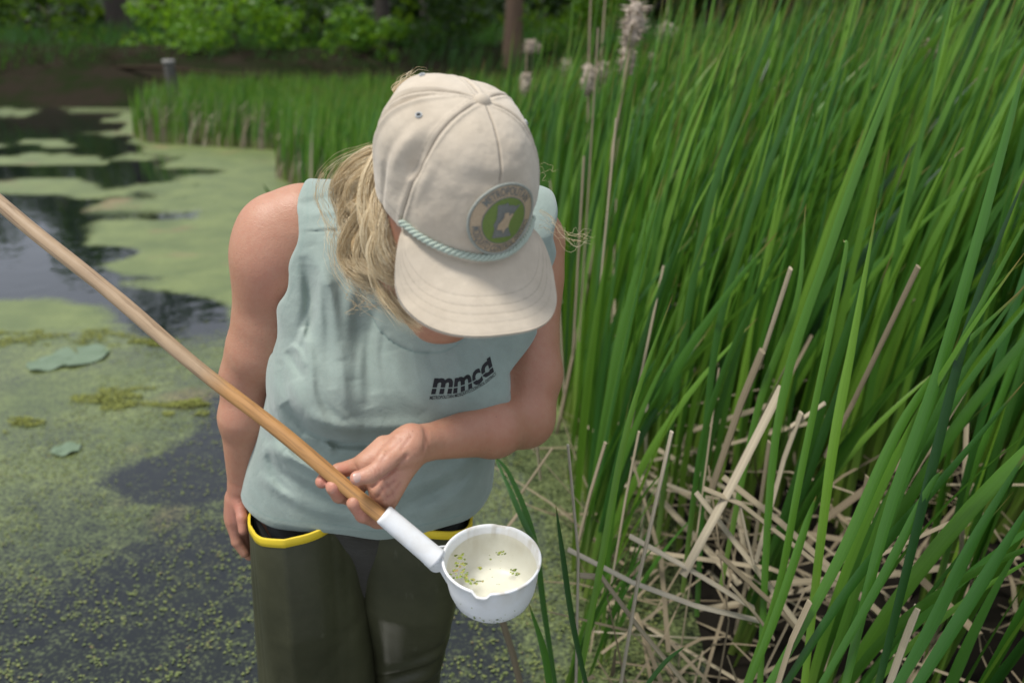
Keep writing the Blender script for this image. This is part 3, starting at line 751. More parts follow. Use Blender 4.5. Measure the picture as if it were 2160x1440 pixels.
def flat_poly(name, pts, mat, lift):
    bm = bmesh.new(); vs = [bm.verts.new((x, y, 0)) for x, y in pts]; bm.faces.new(vs); bmesh.ops.triangulate(bm, faces=bm.faces)
    for ax in ((1, 0, 0), (0, 1, 0)):
        for k in range(-10, 11): bmesh.ops.bisect_plane(bm, geom=bm.verts[:] + bm.edges[:] + bm.faces[:], plane_co=tuple(a * k * .1 for a in ax), plane_no=ax)
    v, f = bm_arrays(bm); return add(name, to_head(np.array([patch_pt(a[0] * PR, a[1] * PR, lift) for a in v])), f, mat, cap_o, False)
flat_poly('state_shape', [(-.30, .48), (-.07, .50), (-.02, .55), (.03, .46), (.16, .45), (.26, .40), (.44, .44), (.30, .30), (.17, .14), (.10, .02), (.09, -.12), (.15, -.28), (.27, -.46), (-.33, -.46), (-.32, -.16), (-.37, -.06), (-.31, .10)], GRYP, .0027)
flat_poly('insect_emblem', [(-.08, .26), (.06, .26), (.06, .16), (.16, .22), (.22, .20), (.12, .02), (.10, -.16), (.02, -.20), (-.05, -.34), (-.08, -.22), (-.26, -.20), (-.24, -.04), (-.12, .10), (-.08, .16)], TANP, .0032)
for s, r0, a0, a1, inward in (('METROPOLITAN', .70, R(143), R(37), False), ('MOSQUITO CONTROL DISTRICT', .94, R(-172), R(-8), True)):
    v, f = bm_arrays(text_bm(s, .016, 1.0, 0, .3)); v[:, 0] = (v[:, 0] - v[:, 0].min()) / np.ptp(v[:, 0]); h = v[:, 1] / .72 * .215
    a = a0 + (a1 - a0) * v[:, 0]; rad = (r0 + .03 + h) if not inward else (r0 - .02 - h)
    add('patch_lettering', to_head(np.array([patch_pt(PR * rr_ * math.cos(t), PR * rr_ * math.sin(t), .0024) for t, rr_ in zip(a, rad)])), f, GRYP, cap_o, False)
print('cap', round(time.time() - T0, 1))

# spectacles, mostly under the brim
GL = m_simple('steel_frame', (.5, .52, .55), .25, metal=1.0)
ac = Acc()
for s in (-1, 1):
    a = np.linspace(0, 2 * np.pi, 30); v, f = tube(np.array([hl(.108, s * (.033 + .021 * math.cos(t)), -.034 + .016 * math.sin(t)) for t in a]), .0011, 6, False); ac.put(v, f)
    v, f = tube(np.array([hl(.108, s * .054, -.030), hl(.095, s * .066, -.030), hl(.080, s * .071, -.032)]), .0013, 6); ac.put(v, f)
v, f = tube(np.array([hl(.108, -.012, -.03), hl(.112, 0, -.027), hl(.108, .012, -.03)]), .001, 6); ac.put(v, f)
ac.obj('spectacles', GL, person)

# ------------------------------------------------------------------ hair
rs = np.random.RandomState(11)
def strands(guides, seg=18):
    ac = Acc()
    for pts, n, r0, r1, amp, wid in guides:
        if n > 40: n = int(n * 2.2); wid = wid * .60; amp = amp * 1.9; r0 = r0 * .95
        w = spline(np.array([P(*q) for q in pts]), seg); tn, N, B = frames(w); t = np.linspace(0, 1, seg)
        for k in range(n):
            a = rs.rand() * 2 * np.pi; rr_ = math.sqrt(rs.rand()); rad = (r0 + (r1 - r0) * t) * rr_
            a2 = a + (rs.rand() - .5) * 1.2 * t; ph = rs.rand() * 6.3; fr = 2 + rs.rand() * 2.5
            wob = amp * (np.sin(t * fr * 3.1 + ph) * .6 + .4 * np.sin(t * fr * 7 + ph * 2)) * (.3 + t)
            q = w + N * (rad * np.cos(a2) + wob)[:, None] + B * (rad * np.sin(a2) + wob * .6)[:, None]
            sh = rs.rand() * .12; q = q + (N * rs.randn() + B * rs.randn()) * (.0035 * t ** 1.5 * (1 if rs.rand() < .3 else .3))[:, None]; q = q + (q[-1] - q[0]) * sh * (t ** 2)[:, None] * (rs.rand() - .4)
            wd = wid * (.7 + .6 * rs.rand()) * np.clip(np.minimum(1.0, (1 - t) * 5 + .15), 0, 1)
            v, f = tube(q, wd, 3, False); ac.put(v, f, float(np.clip(.25 + .75 * rs.rand() * (.55 + .45 * rr_) - .15 * (rs.rand() < .2), 0, 1)))
    return ac
Gd = [
    ([(826, 385, .875), (800, 415, .862), (796, 455, .852), (806, 500, .848), (830, 530, .85)], 150, .010, .010, .0015, .00027),
    ([(822, 430, .862), (790, 450, .858), (778, 490, .862), (790, 540, .868), (830, 580, .868), (856, 590, .868)], 150, .010, .010, .0015, .00027),
    ([(830, 410, .855), (812, 450, .848), (806, 490, .845), (812, 530, .846), (836, 565, .85)], 150, .009, .010, .0015, .00027),
    ([(826, 470, .850), (800, 500, .850), (790, 535, .852), (806, 570, .855), (850, 590, .86)], 120, .009, .010, .0015, .00027),
    ([(822, 300, .90), (800, 340, .885), (782, 380, .88), (775, 430, .88), (785, 480, .875), (800, 520, .87)], 170, .012, .012, .002, .00028),
    ([(832, 440, .872), (812, 470, .866), (800, 505, .862), (806, 545, .862), (840, 580, .862)], 190, .011, .010, .0015, .00027),
    ([(815, 350, .895), (778, 368, .90), (748, 395, .91), (752, 430, .915), (790, 450, .90), (815, 452, .885)], 150, .012, .010, .002, .00028),
    ([(822, 318, .91), (778, 326, .915), (736, 358, .93), (714, 402, .94), (730, 442, .95), (752, 478, .94)], 130, .009, .011, .002, .00028),
    ([(818, 345, .905), (772, 354, .915), (738, 388, .93), (730, 430, .94), (748, 470, .93), (790, 500, .92)], 190, .011, .012, .002, .00028),
    ([(800, 385, .90), (765, 395, .91), (735, 430, .925), (732, 470, .935), (757, 500, .93), (800, 498, .915)], 170, .012, .010, .002, .00026),
    ([(815, 415, .89), (778, 432, .895), (755, 470, .91), (735, 510, .925), (735, 548, .93), (765, 575, .92), (820, 590, .90)], 220, .013, .010, .002, .00028),
    ([(825, 450, .89), (790, 470, .89), (768, 505, .90), (762, 545, .905), (785, 570, .90), (840, 572, .885)], 200, .011, .010, .0015, .00026),
    ([(830, 480, .885), (808, 490, .885), (800, 520, .89), (812, 548, .89), (850, 556, .885)], 110, .008, .008, .0015, .00026),
    ([(745, 540, .93), (742, 570, .935), (765, 595, .93), (800, 605, .915)], 60, .008, .010, .003, .00022),
    ([(790, 560, .905), (800, 600, .90), (835, 650, .885), (888, 694, .87)], 60, .007, .003, .002, .00022),
    ([(812, 570, .90), (828, 605, .89), (850, 640, .88), (880, 668, .875)], 45, .010, .006, .002, .0002),
    ([(700, 370, .94), (690, 410, .945), (705, 470, .95), (735, 530, .94)], 16, .02, .02, .006, .00016),
    ([(800, 330, .91), (730, 360, .93), (700, 410, .945), (730, 470, .945), (735, 540, .94), (780, 600, .92)], 39, .022, .026, .006, .00017),
    ([(800, 420, .89), (750, 460, .90), (730, 520, .92), (760, 590, .92), (830, 630, .90)], 39, .018, .024, .006, .00017),
    ([(810, 500, .87), (790, 560, .87), (810, 620, .87), (860, 680, .865)], 30, .010, .012, .004, .00017),
    ([(835, 195, .96), (850, 178, .96), (880, 168, .955)], 39, .008, .010, .003, .00018),
    ([(740, 560, .935), (760, 610, .93), (770, 640, .93), (775, 655, .93)], 18, .012, .02, .008, .00015),
    ([(1140, 440, .93), (1170, 455, .93), (1205, 490, .93), (1245, 482, .93)], 7, .006, .02, .006, .00016),
    ([(1138, 470, .93), (1165, 478, .93), (1195, 500, .93), (1220, 500, .93)], 6, .008, .018, .008, .00014),
    ([(1120, 350, .93), (1150, 360, .93), (1165, 372, .93)], 3, .006, .01, .006, .00012),
    ([(835, 200, .96), (855, 182, .96), (885, 172, .955), (905, 178, .95)], 70, .008, .006, .001, .00028),
    ([(870, 182, .96), (872, 160, .96), (885, 150, .96), (900, 158, .96)], 6, .004, .01, .004, .00014),
]
strands(Gd).obj('hair', HAIR, person, True, 'rnd')
# dense under-mass of hair so that no gaps show
DKH = m_simple('hair_shade', (.34, .22, .10), .6, (.52, .38, .20), 120, .6, 400)
def hairmass(p):
    d = rcone(p, P(785, 375, .925), P(757, 405, .945), .015, .010)
    d = smin(d, rcone(p, P(770, 420, .92), P(770, 520, .92), .018, .014), .012)
    d = smin(d, rcone(p, P(770, 520, .92), P(815, 560, .905), .013, .010), .012)
    d = smin(d, ell(p, hl(-.035, 0, -.03), (.074, .070, .080), HM), .010)
    return d + .003 * (fbm(p, 120, 2, 2) - .5)
V, F = sdf_mesh(hairmass, (-.26, .78, .98), (.06, 1.08, 1.26), .004)
add('hair_underlayer', V, F, DKH, person)
print('hair', round(time.time() - T0, 1))

# ------------------------------------------------------------------ trousers and hip waders
def hips(p): return smin(torso(p, -.006) , ell(p, (-.25, 1.12, .54), (.172, .095, .12)), .02) + .003 * np.sin(p[:, 0] * 60 + p[:, 2] * 30)
V, F = sdf_mesh(lambda p: smax(smax(hips(p), p[:, 2] - .648, .01), .42 - p[:, 2], .02), (-.46, .95, .36), (-.03, 1.28, .70), .004)
add('trousers', V, F, TROUSER, person)
def wader(rows, corner, zr, seed, name, wrinkles=()):
    """rows: z, cx, cy, a, b ; corner: (angle, size)"""
    rows = np.array(rows); K = 160; N = 150; zs = np.linspace(rows[-1, 0], rows[0, 0], N); an = np.linspace(0, 2 * np.pi, K, endpoint=False)
    o = rows[:, 0].argsort(); it = lambda c, z: np.interp(z, rows[o, 0], rows[o, c])
    V = np.zeros((N, K, 3)); W = zr(an)
    for i_, z in enumerate(zs):
        t = i_ / (N - 1)
        zz = z + (W) * smst(np.full(K, t), .35, 1.0)
        r = 1 / (np.abs(np.cos(an) / it(3, z)) ** 3.0 + np.abs(np.sin(an) / it(4, z)) ** 3.0) ** (1 / 3.0)
        for ca, cs, cw in corner:
            da = (an - ca + np.pi) % (2 * np.pi) - np.pi; r = r * (1 + cs * np.maximum(0, 1 - np.abs(da) / cw) ** 1.0)
        r = r + .0035 * (fbm(np.stack([np.cos(an) * 2, np.sin(an) * 2, np.full(K, z * 5)], -1), 1.3, 2, seed) - .5)
        for (wz, wa, ww, wh, wamp, tilt) in wrinkles:
            da = (an - wa + np.pi) % (2 * np.pi) - np.pi
            r = r + wamp * np.exp(-(da / ww) ** 2 - ((z - wz - tilt * da) / wh) ** 2)
        V[i_, :, 0] = it(1, z) + r * np.cos(an); V[i_, :, 1] = it(2, z) + r * np.sin(an); V[i_, :, 2] = zz
    inn = V.copy(); cx = it(1, zs)[:, None]; cy = it(2, zs)[:, None]
    inn[..., 0] = cx + (V[..., 0] - cx) * .965; inn[..., 1] = cy + (V[..., 1] - cy) * .965
    n0 = N * K; g = grid_faces(N, K, False, True); a = (N - 1) * K + np.arange(K); b = (N - 1) * K + (np.arange(K) + 1) % K
    ob = add(name, np.vstack([V.reshape(-1, 3), inn.reshape(-1, 3)]), np.vstack([g[:, ::-1], g + n0, np.stack([a, b, b + n0, a + n0], 1)]), WADER, person)
    # webbing band round the top edge
    top = V[-1]; out = top - np.array([it(1, rows[0, 0]), it(2, rows[0, 0]), 0]); out[:, 2] = 0; out /= np.linalg.norm(out, axis=1)[:, None]
    prof = [(-.003, .0006), (.0006, .0008), (.0010, 0), (.0012, -.006), (.0011, -.0122), (.0002, -.0124)]
    v = np.array([[top[k] + out[k] * a_ + np.array([0, 0, b_]) for a_, b_ in prof] for k in range(K)]).reshape(-1, 3)
    add('yellow_band', v, grid_faces(K, len(prof), True, False), YELLOW, ob, False)
    return ob
w1 = wader([(.640, -.321, 1.085, .092, .099), (.45, -.328, 1.085, .097, .100), (.3, -.338, 1.095, .101, .094), (.1, -.346, 1.115, .094, .078), (-.42, -.35, 1.14, .06, .055)],
           [(R(-94), .20, R(36)), (R(-140), -.07, R(26)), (R(-48), -.05, R(22))], lambda a: .018 * np.cos(a) + .002 * np.sin(5 * a) + .006 * np.exp(-((a - R(266)) / .35) ** 2), 3, 'hip_wader', [(.40, R(-60), .5, .02, -.002, .1)])
w2 = wader([(.640, -.152, 1.095, .088, .096), (.45, -.172, 1.105, .076, .090), (.34, -.182, 1.13, .066, .082), (.26, -.190, 1.15, .060, .080), (.1, -.20, 1.19, .054, .07), (-.42, -.21, 1.22, .05, .05)],
           [(R(-40), .05, R(30))], lambda a: -.026 * np.cos(a) + .003 * np.sin(4 * a), 5, 'hip_wader',
           [(.335, R(-80), .8, .012, .006, .05), (.31, R(-80), .8, .010, -.007, .05), (.28, R(-90), .8, .012, .006, .03), (.255, R(-90), .8, .01, -.006, .03), (.37, R(-60), .5, .012, -.004, .06)])

# nails on the holding hand
for c, nr, al, l, w in ((Z2(470, 437, .9095), Z2(500, 420, .85) - Z2(470, 440, .92), Z2(462, 444, .92) - Z2(555, 418, .92), .0125, .0105),
                        (Z2(303, 507, .9335), Z2(290, 480, .88) - Z2(310, 500, .94), Z2(310, 500, .941) - Z2(350, 548, .955), .0100, .0092),
                        (Z2(433, 603, .9296), Z2(420, 590, .88) - Z2(440, 600, .94), Z2(440, 600, .937) - Z2(500, 672, .950), .0105, .0090)):
    v, f = nail(c, nr, al, l, w); add('fingernail', v, f, NAIL, person)

# ------------------------------------------------------------------ dipper: pole, socket, cup, water
def m_wood():
    m = Mat('worn_wood'); t = m.attr('t'); co = m.attr('uvw', 'Color')
    g = m.noise(1.0, 5, .65, co, (40, 40, 260 * .12)); g2 = m.noise(1.0, 3, .6, co, (260, 260, 14)); k = m.noise(1.0, 2, .5, co, (60, 60, 9))
    pale = m.mix(g, (.28, .185, .105), (.48, .345, .21)); warm = m.mix(g, (.36, .17, .05), (.52, .28, .10))
    edge = m.math('ADD', t, m.math('MULTIPLY', m.math('SUBTRACT', g, .5), .02))
    c = m.mix(m.ramp(edge, [(.765, (0, 0, 0)), (.80, (1, 1, 1))]), pale, warm)
    c = m.mix(m.ramp(g2, [(.52, (0, 0, 0)), (.72, (.65, .65, .65))]), c, (.13, .075, .035))
    c = m.mix(m.ramp(k, [(.68, (0, 0, 0)), (.74, (.8, .8, .8))]), c, (.09, .055, .035))
    m.col(c); m.set(Roughness=.55); m.bump(m.math('ADD', g2, g), .5, .0006); return m.m
WOOD = m_wood()
dip = empty('dipper', tuple(P(1037, 1175, .94)))
tag(dip, 'white plastic dipper cup of water on a long wooden pole in the woman\'s hand', 'dipper')
n = 300; tt = np.linspace(0, 1, n); pa = P(-760, -188, 1.02); pb = P(822, 1095, .936); path = pa[None] * (1 - tt[:, None]) + pb[None] * tt[:, None]
path[:, 2] += .004 * np.sin(tt * 5 + .5) + .0012 * np.sin(tt * 23) ; path[:, 0] += .0015 * np.sin(tt * 31)
k = 24; rad = .0088 * (1 + .035 * (vnoise(np.stack([tt * 30, tt * 0, tt * 0], 1), 1, 2) - .5) * 2)
v, f = tube(path, rad, k); t_ = np.concatenate([np.repeat(tt, k), [0, 1]])
ang = np.concatenate([np.tile(np.linspace(0, 2 * np.pi, k, endpoint=False), n), [0, 0]]); Lp_ = np.linalg.norm(pb - pa)
uvw = np.stack([.01 * np.cos(ang), .01 * np.sin(ang), t_ * Lp_], 1)
me = mesh('wooden_pole', v, clean(f), WOOD, True, {'t': t_, 'uvw': uvw}); link('wooden_pole', me, dip)
def m_plastic():
    m = Mat('white_plastic'); n = m.noise(28, 5, .7); n2 = m.noise(220, 3, .6)
    c = m.mix(m.ramp(n, [(.45, (0, 0, 0)), (.75, (.5, .5, .5))]), (.76, .77, .77), (.66, .64, .58))
    c = m.mix(m.ramp(n2, [(.70, (0, 0, 0)), (.78, (.55, .55, .55))]), c, (.35, .30, .20))
    c = m.mix(m.attr('dirt'), c, (.44, .37, .24))
    m.col(c); m.set(Roughness=.38); m.b.inputs['Subsurface Weight'].default_value = .08; m.b.inputs['Subsurface Radius'].default_value = (.01, .01, .01); m.b.inputs['Subsurface Scale'].default_value = .3
    m.bump(n2, .15, .0006); return m.m
PLAS = m_plastic()
CC = P(1037, 1176, .94); cu_ = np.array([0, -.115, 1.0]); cu_ /= np.linalg.norm(cu_); cx_ = np.array([1.0, 0, -.02]); cx_ /= np.linalg.norm(cx_); cy_ = np.cross(cu_, cx_)
hd_dir = P(830, 1100, .936) - CC; ha = math.atan2(hd_dir @ cy_, hd_dir @ cx_)
prof = [(.0575, -.004), (.0590, -.001), (.0590, .0008), (.0578, .0018), (.0562, .0012), (.0550, -.002), (.0535, -.02), (.0500, -.040), (.0450, -.0535), (.040, -.0575), (.036, -.0582), (.034, -.0592), (.02, -.0594), (0, -.0594)]
oprof = [(.0575, -.004), (.0560, -.008), (.0548, -.024), (.0520, -.042), (.0475, -.055), (.0425, -.0615), (.036, -.0628), (0, -.0622)]
def cup_ring(profile, K=120):
    V = []; D = []
    for r, z in profile:
        for k in range(K):
            a = 2 * np.pi * k / K; s = 0
            for sa, sz in ((R(-100), 1.0), (R(78), .8)):
                da = (a - sa + np.pi) % (2 * np.pi) - np.pi; s += sz * np.exp(-(da / .15) ** 6)
            top_ = smst(np.array(z), -.012, -.001); rr_ = r * (1 + .05 * s * float(top_)); zz = z - .0042 * s * float(top_)
            if r <= .05: rr_ = r
            V.append(CC + cx_ * rr_ * math.cos(a) + cy_ * rr_ * math.sin(a) + cu_ * zz)
    return np.array(V)
def cup_dirt(V): 
    q = (V - CC); z = q @ cu_; n = fbm(V, 90, 3, 6); return np.clip((n - .52) * 4, 0, .55) * smst(z, -.03, -.008) * .9
V1 = cup_ring(prof); g1 = grid_faces(len(prof), 120, False, True); V2 = cup_ring(oprof); g2 = grid_faces(len(oprof), 120, False, True)[:, ::-1]
q1 = V1 - CC; z1 = q1 @ cu_; dirt = cup_dirt(V1); dirt = np.maximum(dirt, .38 * np.exp(-((z1 + .014) / .004) ** 2)); dirt = np.maximum(dirt, .10 * (z1 < -.016))
add('cup', np.vstack([V1, V2]), np.vstack([g1, g2 + len(V1)]), PLAS, dip, True, {'dirt': np.concatenate([dirt, .35 * cup_dirt(V2)])})
# socket tube with flared web
s0 = P(808, 1083, .9365); s1 = P(922, 1180, .940); sx = (s1 - s0) / np.linalg.norm(s1 - s0)
pth = np.array([s0 + (s1 - s0) * t for t in np.linspace(0, 1.0, 30)]); rad = np.interp(np.linspace(0, 1, 30), [0, .02, .03, .8, 1], [.0112, .0122, .0124, .0129, .0135])
v, f = tube(pth, rad, 36); v2, f2 = tube(np.array([s0 + sx * .0001, s0 + sx * .001]), .0100, 36)
add('socket', v, clean(f), PLAS, dip, True, {'dirt': .15 * np.clip((fbm(v, 90, 3, 2) - .5) * 4, 0, 1)})
ac = Acc(); rim_a = [ha - .30, ha, ha + .30]
for a, sgn in ((ha - .27, -1), (ha + .27, 1)):
    tgt = [CC + cx_ * rr_ * math.cos(a) + cy_ * rr_ * math.sin(a) + cu_ * z for rr_, z in ((.0572, -.003), (.0535, -.034))]
    st_ = s0 + (s1 - s0) * .72 + np.cross(sx, cu_) * sgn * -.011
    A = [st_ + cu_ * .006, tgt[0], tgt[1], st_ - cu_ * .006]; sd_ = np.cross(sx, cu_) * .0014
    v = np.array([q + s * sd_ for s in (-1, 1) for q in A]); f = [(0, 1, 2, 3), (7, 6, 5, 4), (0, 4, 5, 1), (1, 5, 6, 2), (2, 6, 7, 3), (3, 7, 4, 0)]
    ac.put(v, f, 0.0)
v, f = tube(np.array([s0 + (s1 - s0) * .9 - cu_ * .002, CC + cx_ * .066 * math.cos(ha) + cy_ * .066 * math.sin(ha) - cu_ * .018]), [.0125, .0120], 20); ac.put(v, f, 0.0)
ac.obj('socket_web', PLAS, dip, False, 'dirt')
def m_cupwater():
    m = Mat('cup_water'); tr = m.n('ShaderNodeBsdfTransparent'); tr.inputs[0].default_value = (.95, .94, .86, 1); gl = m.n('ShaderNodeBsdfGlossy'); gl.inputs['Roughness'].default_value = .02
    fr = m.n('ShaderNodeFresnel'); fr.inputs[0].default_value = 1.33; mx = m.n('ShaderNodeMixShader'); m.l(fr.outputs[0], mx.inputs[0]); m.l(tr.outputs[0], mx.inputs[1]); m.l(gl.outputs[0], mx.inputs[2]); m.l(mx.outputs[0], m.out.inputs[0]); return m.m
WZ = -.0165; wc = CC + cu_ * WZ
v = [wc] + [wc + cx_ * .0538 * math.cos(a) + cy_ * .0538 * math.sin(a) + np.array([0, 0, 1]) * (.0538 * math.sin(a) * .115) * 1.0 for a in np.linspace(0, 2 * np.pi, 48, endpoint=False)]
add('cup_water', np.array(v), [(0, 1 + k, 1 + (k + 1) % 48) for k in range(48)], m_cupwater(), dip, True)
WEED = Mat('duckweed_frond'); WEED.col(WEED.ramp(WEED.attr('rnd'), [(0, (.07, .10, .015)), (.5, (.20, .27, .035)), (.85, (.34, .38, .07)), (1, (.30, .20, .08))])); WEED.set(Roughness=.5); WEED = WEED.m
ac = Acc(); rs = np.random.RandomState(5)
def zc(x, y): return 600 + x / 3, 860 + y / 3
cl = [(1110, 950, 14, 45), (1095, 990, 12, 40), (1085, 1045, 12, 32), (1140, 1050, 14, 30), (1165, 1095, 14, 35), (1210, 1100, 10, 25), (1365, 922, 12, 26), (1240, 1012, 5, 16), (1440, 1035, 8, 22), (1475, 1050, 6, 16), (1305, 958, 2, 5), (1255, 1097, 2, 6), (1300, 1040, 10, 150)]
for x, y, n_, sp_ in cl:
    for _ in range(n_):
        a, b = zc(x + rs.randn() * sp_ * .5, y + rs.randn() * sp_ * .4); d = Vector(P(a, b, 1.0)) - CAMV
        num = float(np.dot(wc - np.array(CAMV), [0, 0, 1])); t_ = num / d.z; q = np.array(CAMV) + np.array(d) * t_ + np.array([0, 0, .0006])
        if np.linalg.norm((q - wc)[:2]) > .051: continue
        r_ = (.0011 + rs.rand() * .0009) * (.4 if sp_ > 100 else 1); o = rs.rand() * 6; K = 7
        vv = [q + np.array([math.cos(o) * 0, 0, .0004])] + [q + np.array([r_ * 1.3 * math.cos(2 * np.pi * i_ / K) * math.cos(o) - r_ * .8 * math.sin(2 * np.pi * i_ / K) * math.sin(o), r_ * 1.3 * math.cos(2 * np.pi * i_ / K) * math.sin(o) + r_ * .8 * math.sin(2 * np.pi * i_ / K) * math.cos(o), 0]) for i_ in range(K)]
        ac.put(np.array(vv), [(0, 1 + i_, 1 + (i_ + 1) % K) for i_ in range(K)], float(rs.rand()))
# specks stuck to the outside of the cup and to the pole
for _ in range(34):
    a = R(-90) + rs.randn() * .5 if rs.rand() < .6 else R(-90 + rs.uniform(-90, 80)); z = -.02 - .036 * rs.rand() ** .5; rr_ = np.interp(-z, [.008, .024, .042, .055], [.0562, .055, .0524, .0482]) + .0002
    q = CC + cx_ * rr_ * math.cos(a) + cy_ * rr_ * math.sin(a) + cu_ * z; e1 = -cx_ * math.sin(a) + cy_ * math.cos(a); r_ = .0003 + .0009 * rs.rand() ** 2
    vv = [q + e1 * r_ * math.cos(t) * (1 + rs.rand()) + cu_ * r_ * math.sin(t) for t in np.linspace(0, 2 * np.pi, 6, endpoint=False)]; ac.put(np.array(vv), [tuple(range(6))], float(rs.rand()))
tag(ac.obj('duckweed_specks', WEED, dip, True, 'rnd'), kind='stuff')
print('dipper', round(time.time() - T0, 1))
#@@ENV@@
# ------------------------------------------------------------------ water with duckweed cover
def inpoly(x, y, poly):
    r = np.zeros(np.shape(x), bool); n = len(poly)
    for i in range(n):
        x1, y1 = poly[i]; x2, y2 = poly[(i + 1) % n]
        c = ((y1 > y) != (y2 > y)) & (x < (x2 - x1) * (y - y1) / ((y2 - y1) + 1e-9) + x1); r ^= c
    return r
def pdist(x, y, poly):
    best = np.full(np.shape(x), 1e9); n = len(poly)
    for i in range(n):
        a = np.array(poly[i], float); b = np.array(poly[(i + 1) % n], float); e = b - a
        h = np.clip(((x - a[0]) * e[0] + (y - a[1]) * e[1]) / (e @ e), 0, 1)
        best = np.minimum(best, np.hypot(x - a[0] - h * e[0], y - a[1] - h * e[1]))
    return np.where(inpoly(x, y, poly), best, -best)
# outlines of open water and of the floating mats, traced on the water surface (photo coordinates brought onto z = 0)
OPEN_A = [(-900, 225), (150, 232), (250, 250), (270, 285), (330, 335), (470, 345), (500, 360), (380, 392), (430, 415), (390, 440), (300, 452), (215, 470), (180, 500), (190, 520), (265, 545), (245, 560), (260, 580), (360, 590), (430, 605), (470, 640), (485, 690), (470, 760), (340, 735), (290, 690), (230, 660), (100, 645), (-900, 640)]
STREAKS = [(150, 345, 190, 9), (40, 300, 110, 7), (330, 352, 120, 8), (170, 415, 110, 12), (60, 265, 150, 6), (20, 365, 60, 8), (250, 318, 130, 6), (95, 240, 160, 7), (330, 380, 70, 6), (-200, 320, 200, 12), (-300, 400, 250, 14)]
DARKLOW = [(-900, 1330), (0, 1270), (130, 1235), (230, 1190), (260, 1140), (330, 1110), (420, 1075), (470, 1060), (560, 1040), (700, 1100), (1000, 1150), (1160, 1170), (1200, 1500), (1200, 2400), (-900, 2400)]
MIDWATER = [(230, 1010), (330, 990), (400, 930), (470, 860), (540, 830), (560, 1040), (420, 1080), (300, 1060)]
def cover(px, py, w):
    """0..1 duckweed cover at a point on the water (w = world xy)"""
    n = fbm(w, 1.1, 4, 2); n2 = fbm(w * np.array([.45, 1.2]), 2.2, 3, 9)
    sc = np.clip(py - 60, 30, 900) / 400
    c = np.full(np.shape(px), .98)
    jit = (fbm(w * np.array([.6, 1.3]), 2.0, 5, 12) - .5) * 95 * sc
    dA = pdist(px, py, OPEN_A) + jit
    c = np.where(py < 240, .55, c)
    c = np.minimum(c, 1 - smst(dA, -22 * sc, 20 * sc) * .98)
    ns = fbm(w * np.array([.55, 1.0]), 1.25, 5, 41); c = np.maximum(c, .86 * smst(ns + .10 * smst(px, 150, 420), .50, .64) * smst(py, 225, 240) * (1 - smst(py, 430, 470)))
    for x, y, a, b in STREAKS[:2]:
        e = ((px - x) / a) ** 2 + ((py - y) / b) ** 2; c = np.maximum(c, .85 * (1 - smst(e + (n2 - .5) * 8.0, .0, 1.0)))
    # broken cover in the lower left
    low = smst(py + jit * .3, 655, 770) * (1 - smst(px, 480, 560) * (py < 820))
    brk = .55 + .44 * (n - .5) * 2 - .10 * smst(py, 1000, 1250) ; brk = np.clip(brk, .15, .9)
    left = px < 1020
    c = np.where(left, c * (1 - low) + brk * low, c)
    mid = smst(pdist(px, py, MIDWATER) + jit, -20, 25); c = np.where(left, c * (1 - mid) + .22 * mid, c)
    rt = smst(px, 985, 1020); c = c * (1 - rt * smst(py, 800, 900)) + (.34 + .30 * n) * rt * smst(py, 800, 900)
    dk = smst(pdist(px, py, DARKLOW) + jit * 1.3, -30, 40); c = c * (1 - dk) + (.20 + .16 * n) * dk
    return np.clip(c, 0, 1)
gx = np.concatenate([np.linspace(-5200, -500, 30), np.arange(-480, 2600, 14), np.linspace(2640, 7400, 30)])
gy = np.concatenate([[68, 72, 78, 86, 96, 110, 125, 140, 155, 170, 182, 192], np.arange(200, 1560, 9), np.linspace(1580, 4200, 30)])
GX, GY = np.meshgrid(gx, gy, indexing='ij'); W = np.zeros(GX.shape + (3,))
kk = SP + (GY - 720) / FPX * CP; D_ = CAM_H / kk; W[..., 0] = (GX - 1080) / FPX * D_; Yc = (720 - GY) / FPX * D_; W[..., 1] = D_ * CP + Yc * SP
cv = cover(GX, GY, W[..., :2]); Wv = W.reshape(-1, 3).astype(np.float64)
m = Mat('pond_water'); co = m.coord()
c = m.attr('cover'); n1 = m.noise(95, 3, .6, co); n2_ = m.noise(22, 3, .6, co); n3 = m.noise(3.0, 4, .6, co)
gran = m.math('ADD', m.math('MULTIPLY', n1, .65), m.math('MULTIPLY', n2_, .35))
msk = m.ramp(m.math('SUBTRACT', m.math('ADD', m.math('MULTIPLY', c, .62), m.math('MULTIPLY', gran, 1.0)), .30), [(.38, (0, 0, 0)), (.64, (1, 1, 1))])
wc1 = m.mix(m.ramp(n3, [(.35, (0, 0, 0)), (.65, (1, 1, 1))]), (.115, .150, .055), (.215, .255, .09))
wc1 = m.mix(m.ramp(n2_, [(.30, (0, 0, 0)), (.75, (1, 1, 1))]), m.mix(.5, wc1, (.10, .14, .03)), wc1)
wc1 = m.mix(m.ramp(m.noise(1.3, 3, .6, co), [(.60, (0, 0, 0)), (.70, (.7, .7, .7))]), wc1, (.27, .17, .09))
m.col(m.mix(m.ramp(n1, [(.40, (0, 0, 0)), (.62, (1, 1, 1))]), m.mix(.45, wc1, (.05, .07, .015)), wc1)); m.set(Roughness=.5); m.b.inputs['Specular IOR Level'].default_value = .6
m.bump(n1, .5, .004)
wb = m.n('ShaderNodeBsdfPrincipled'); m.l(m.mix(m.ramp(m.math('ADD', c, m.math('MULTIPLY', m.noise(5, 5, .65, co), .5)), [(.45, (0, 0, 0)), (1.0, (1, 1, 1))]), (.004, .006, .008), (.018, .024, .011)), wb.inputs['Base Color']); wb.inputs['Roughness'].default_value = .04; wb.inputs['IOR'].default_value = 1.52
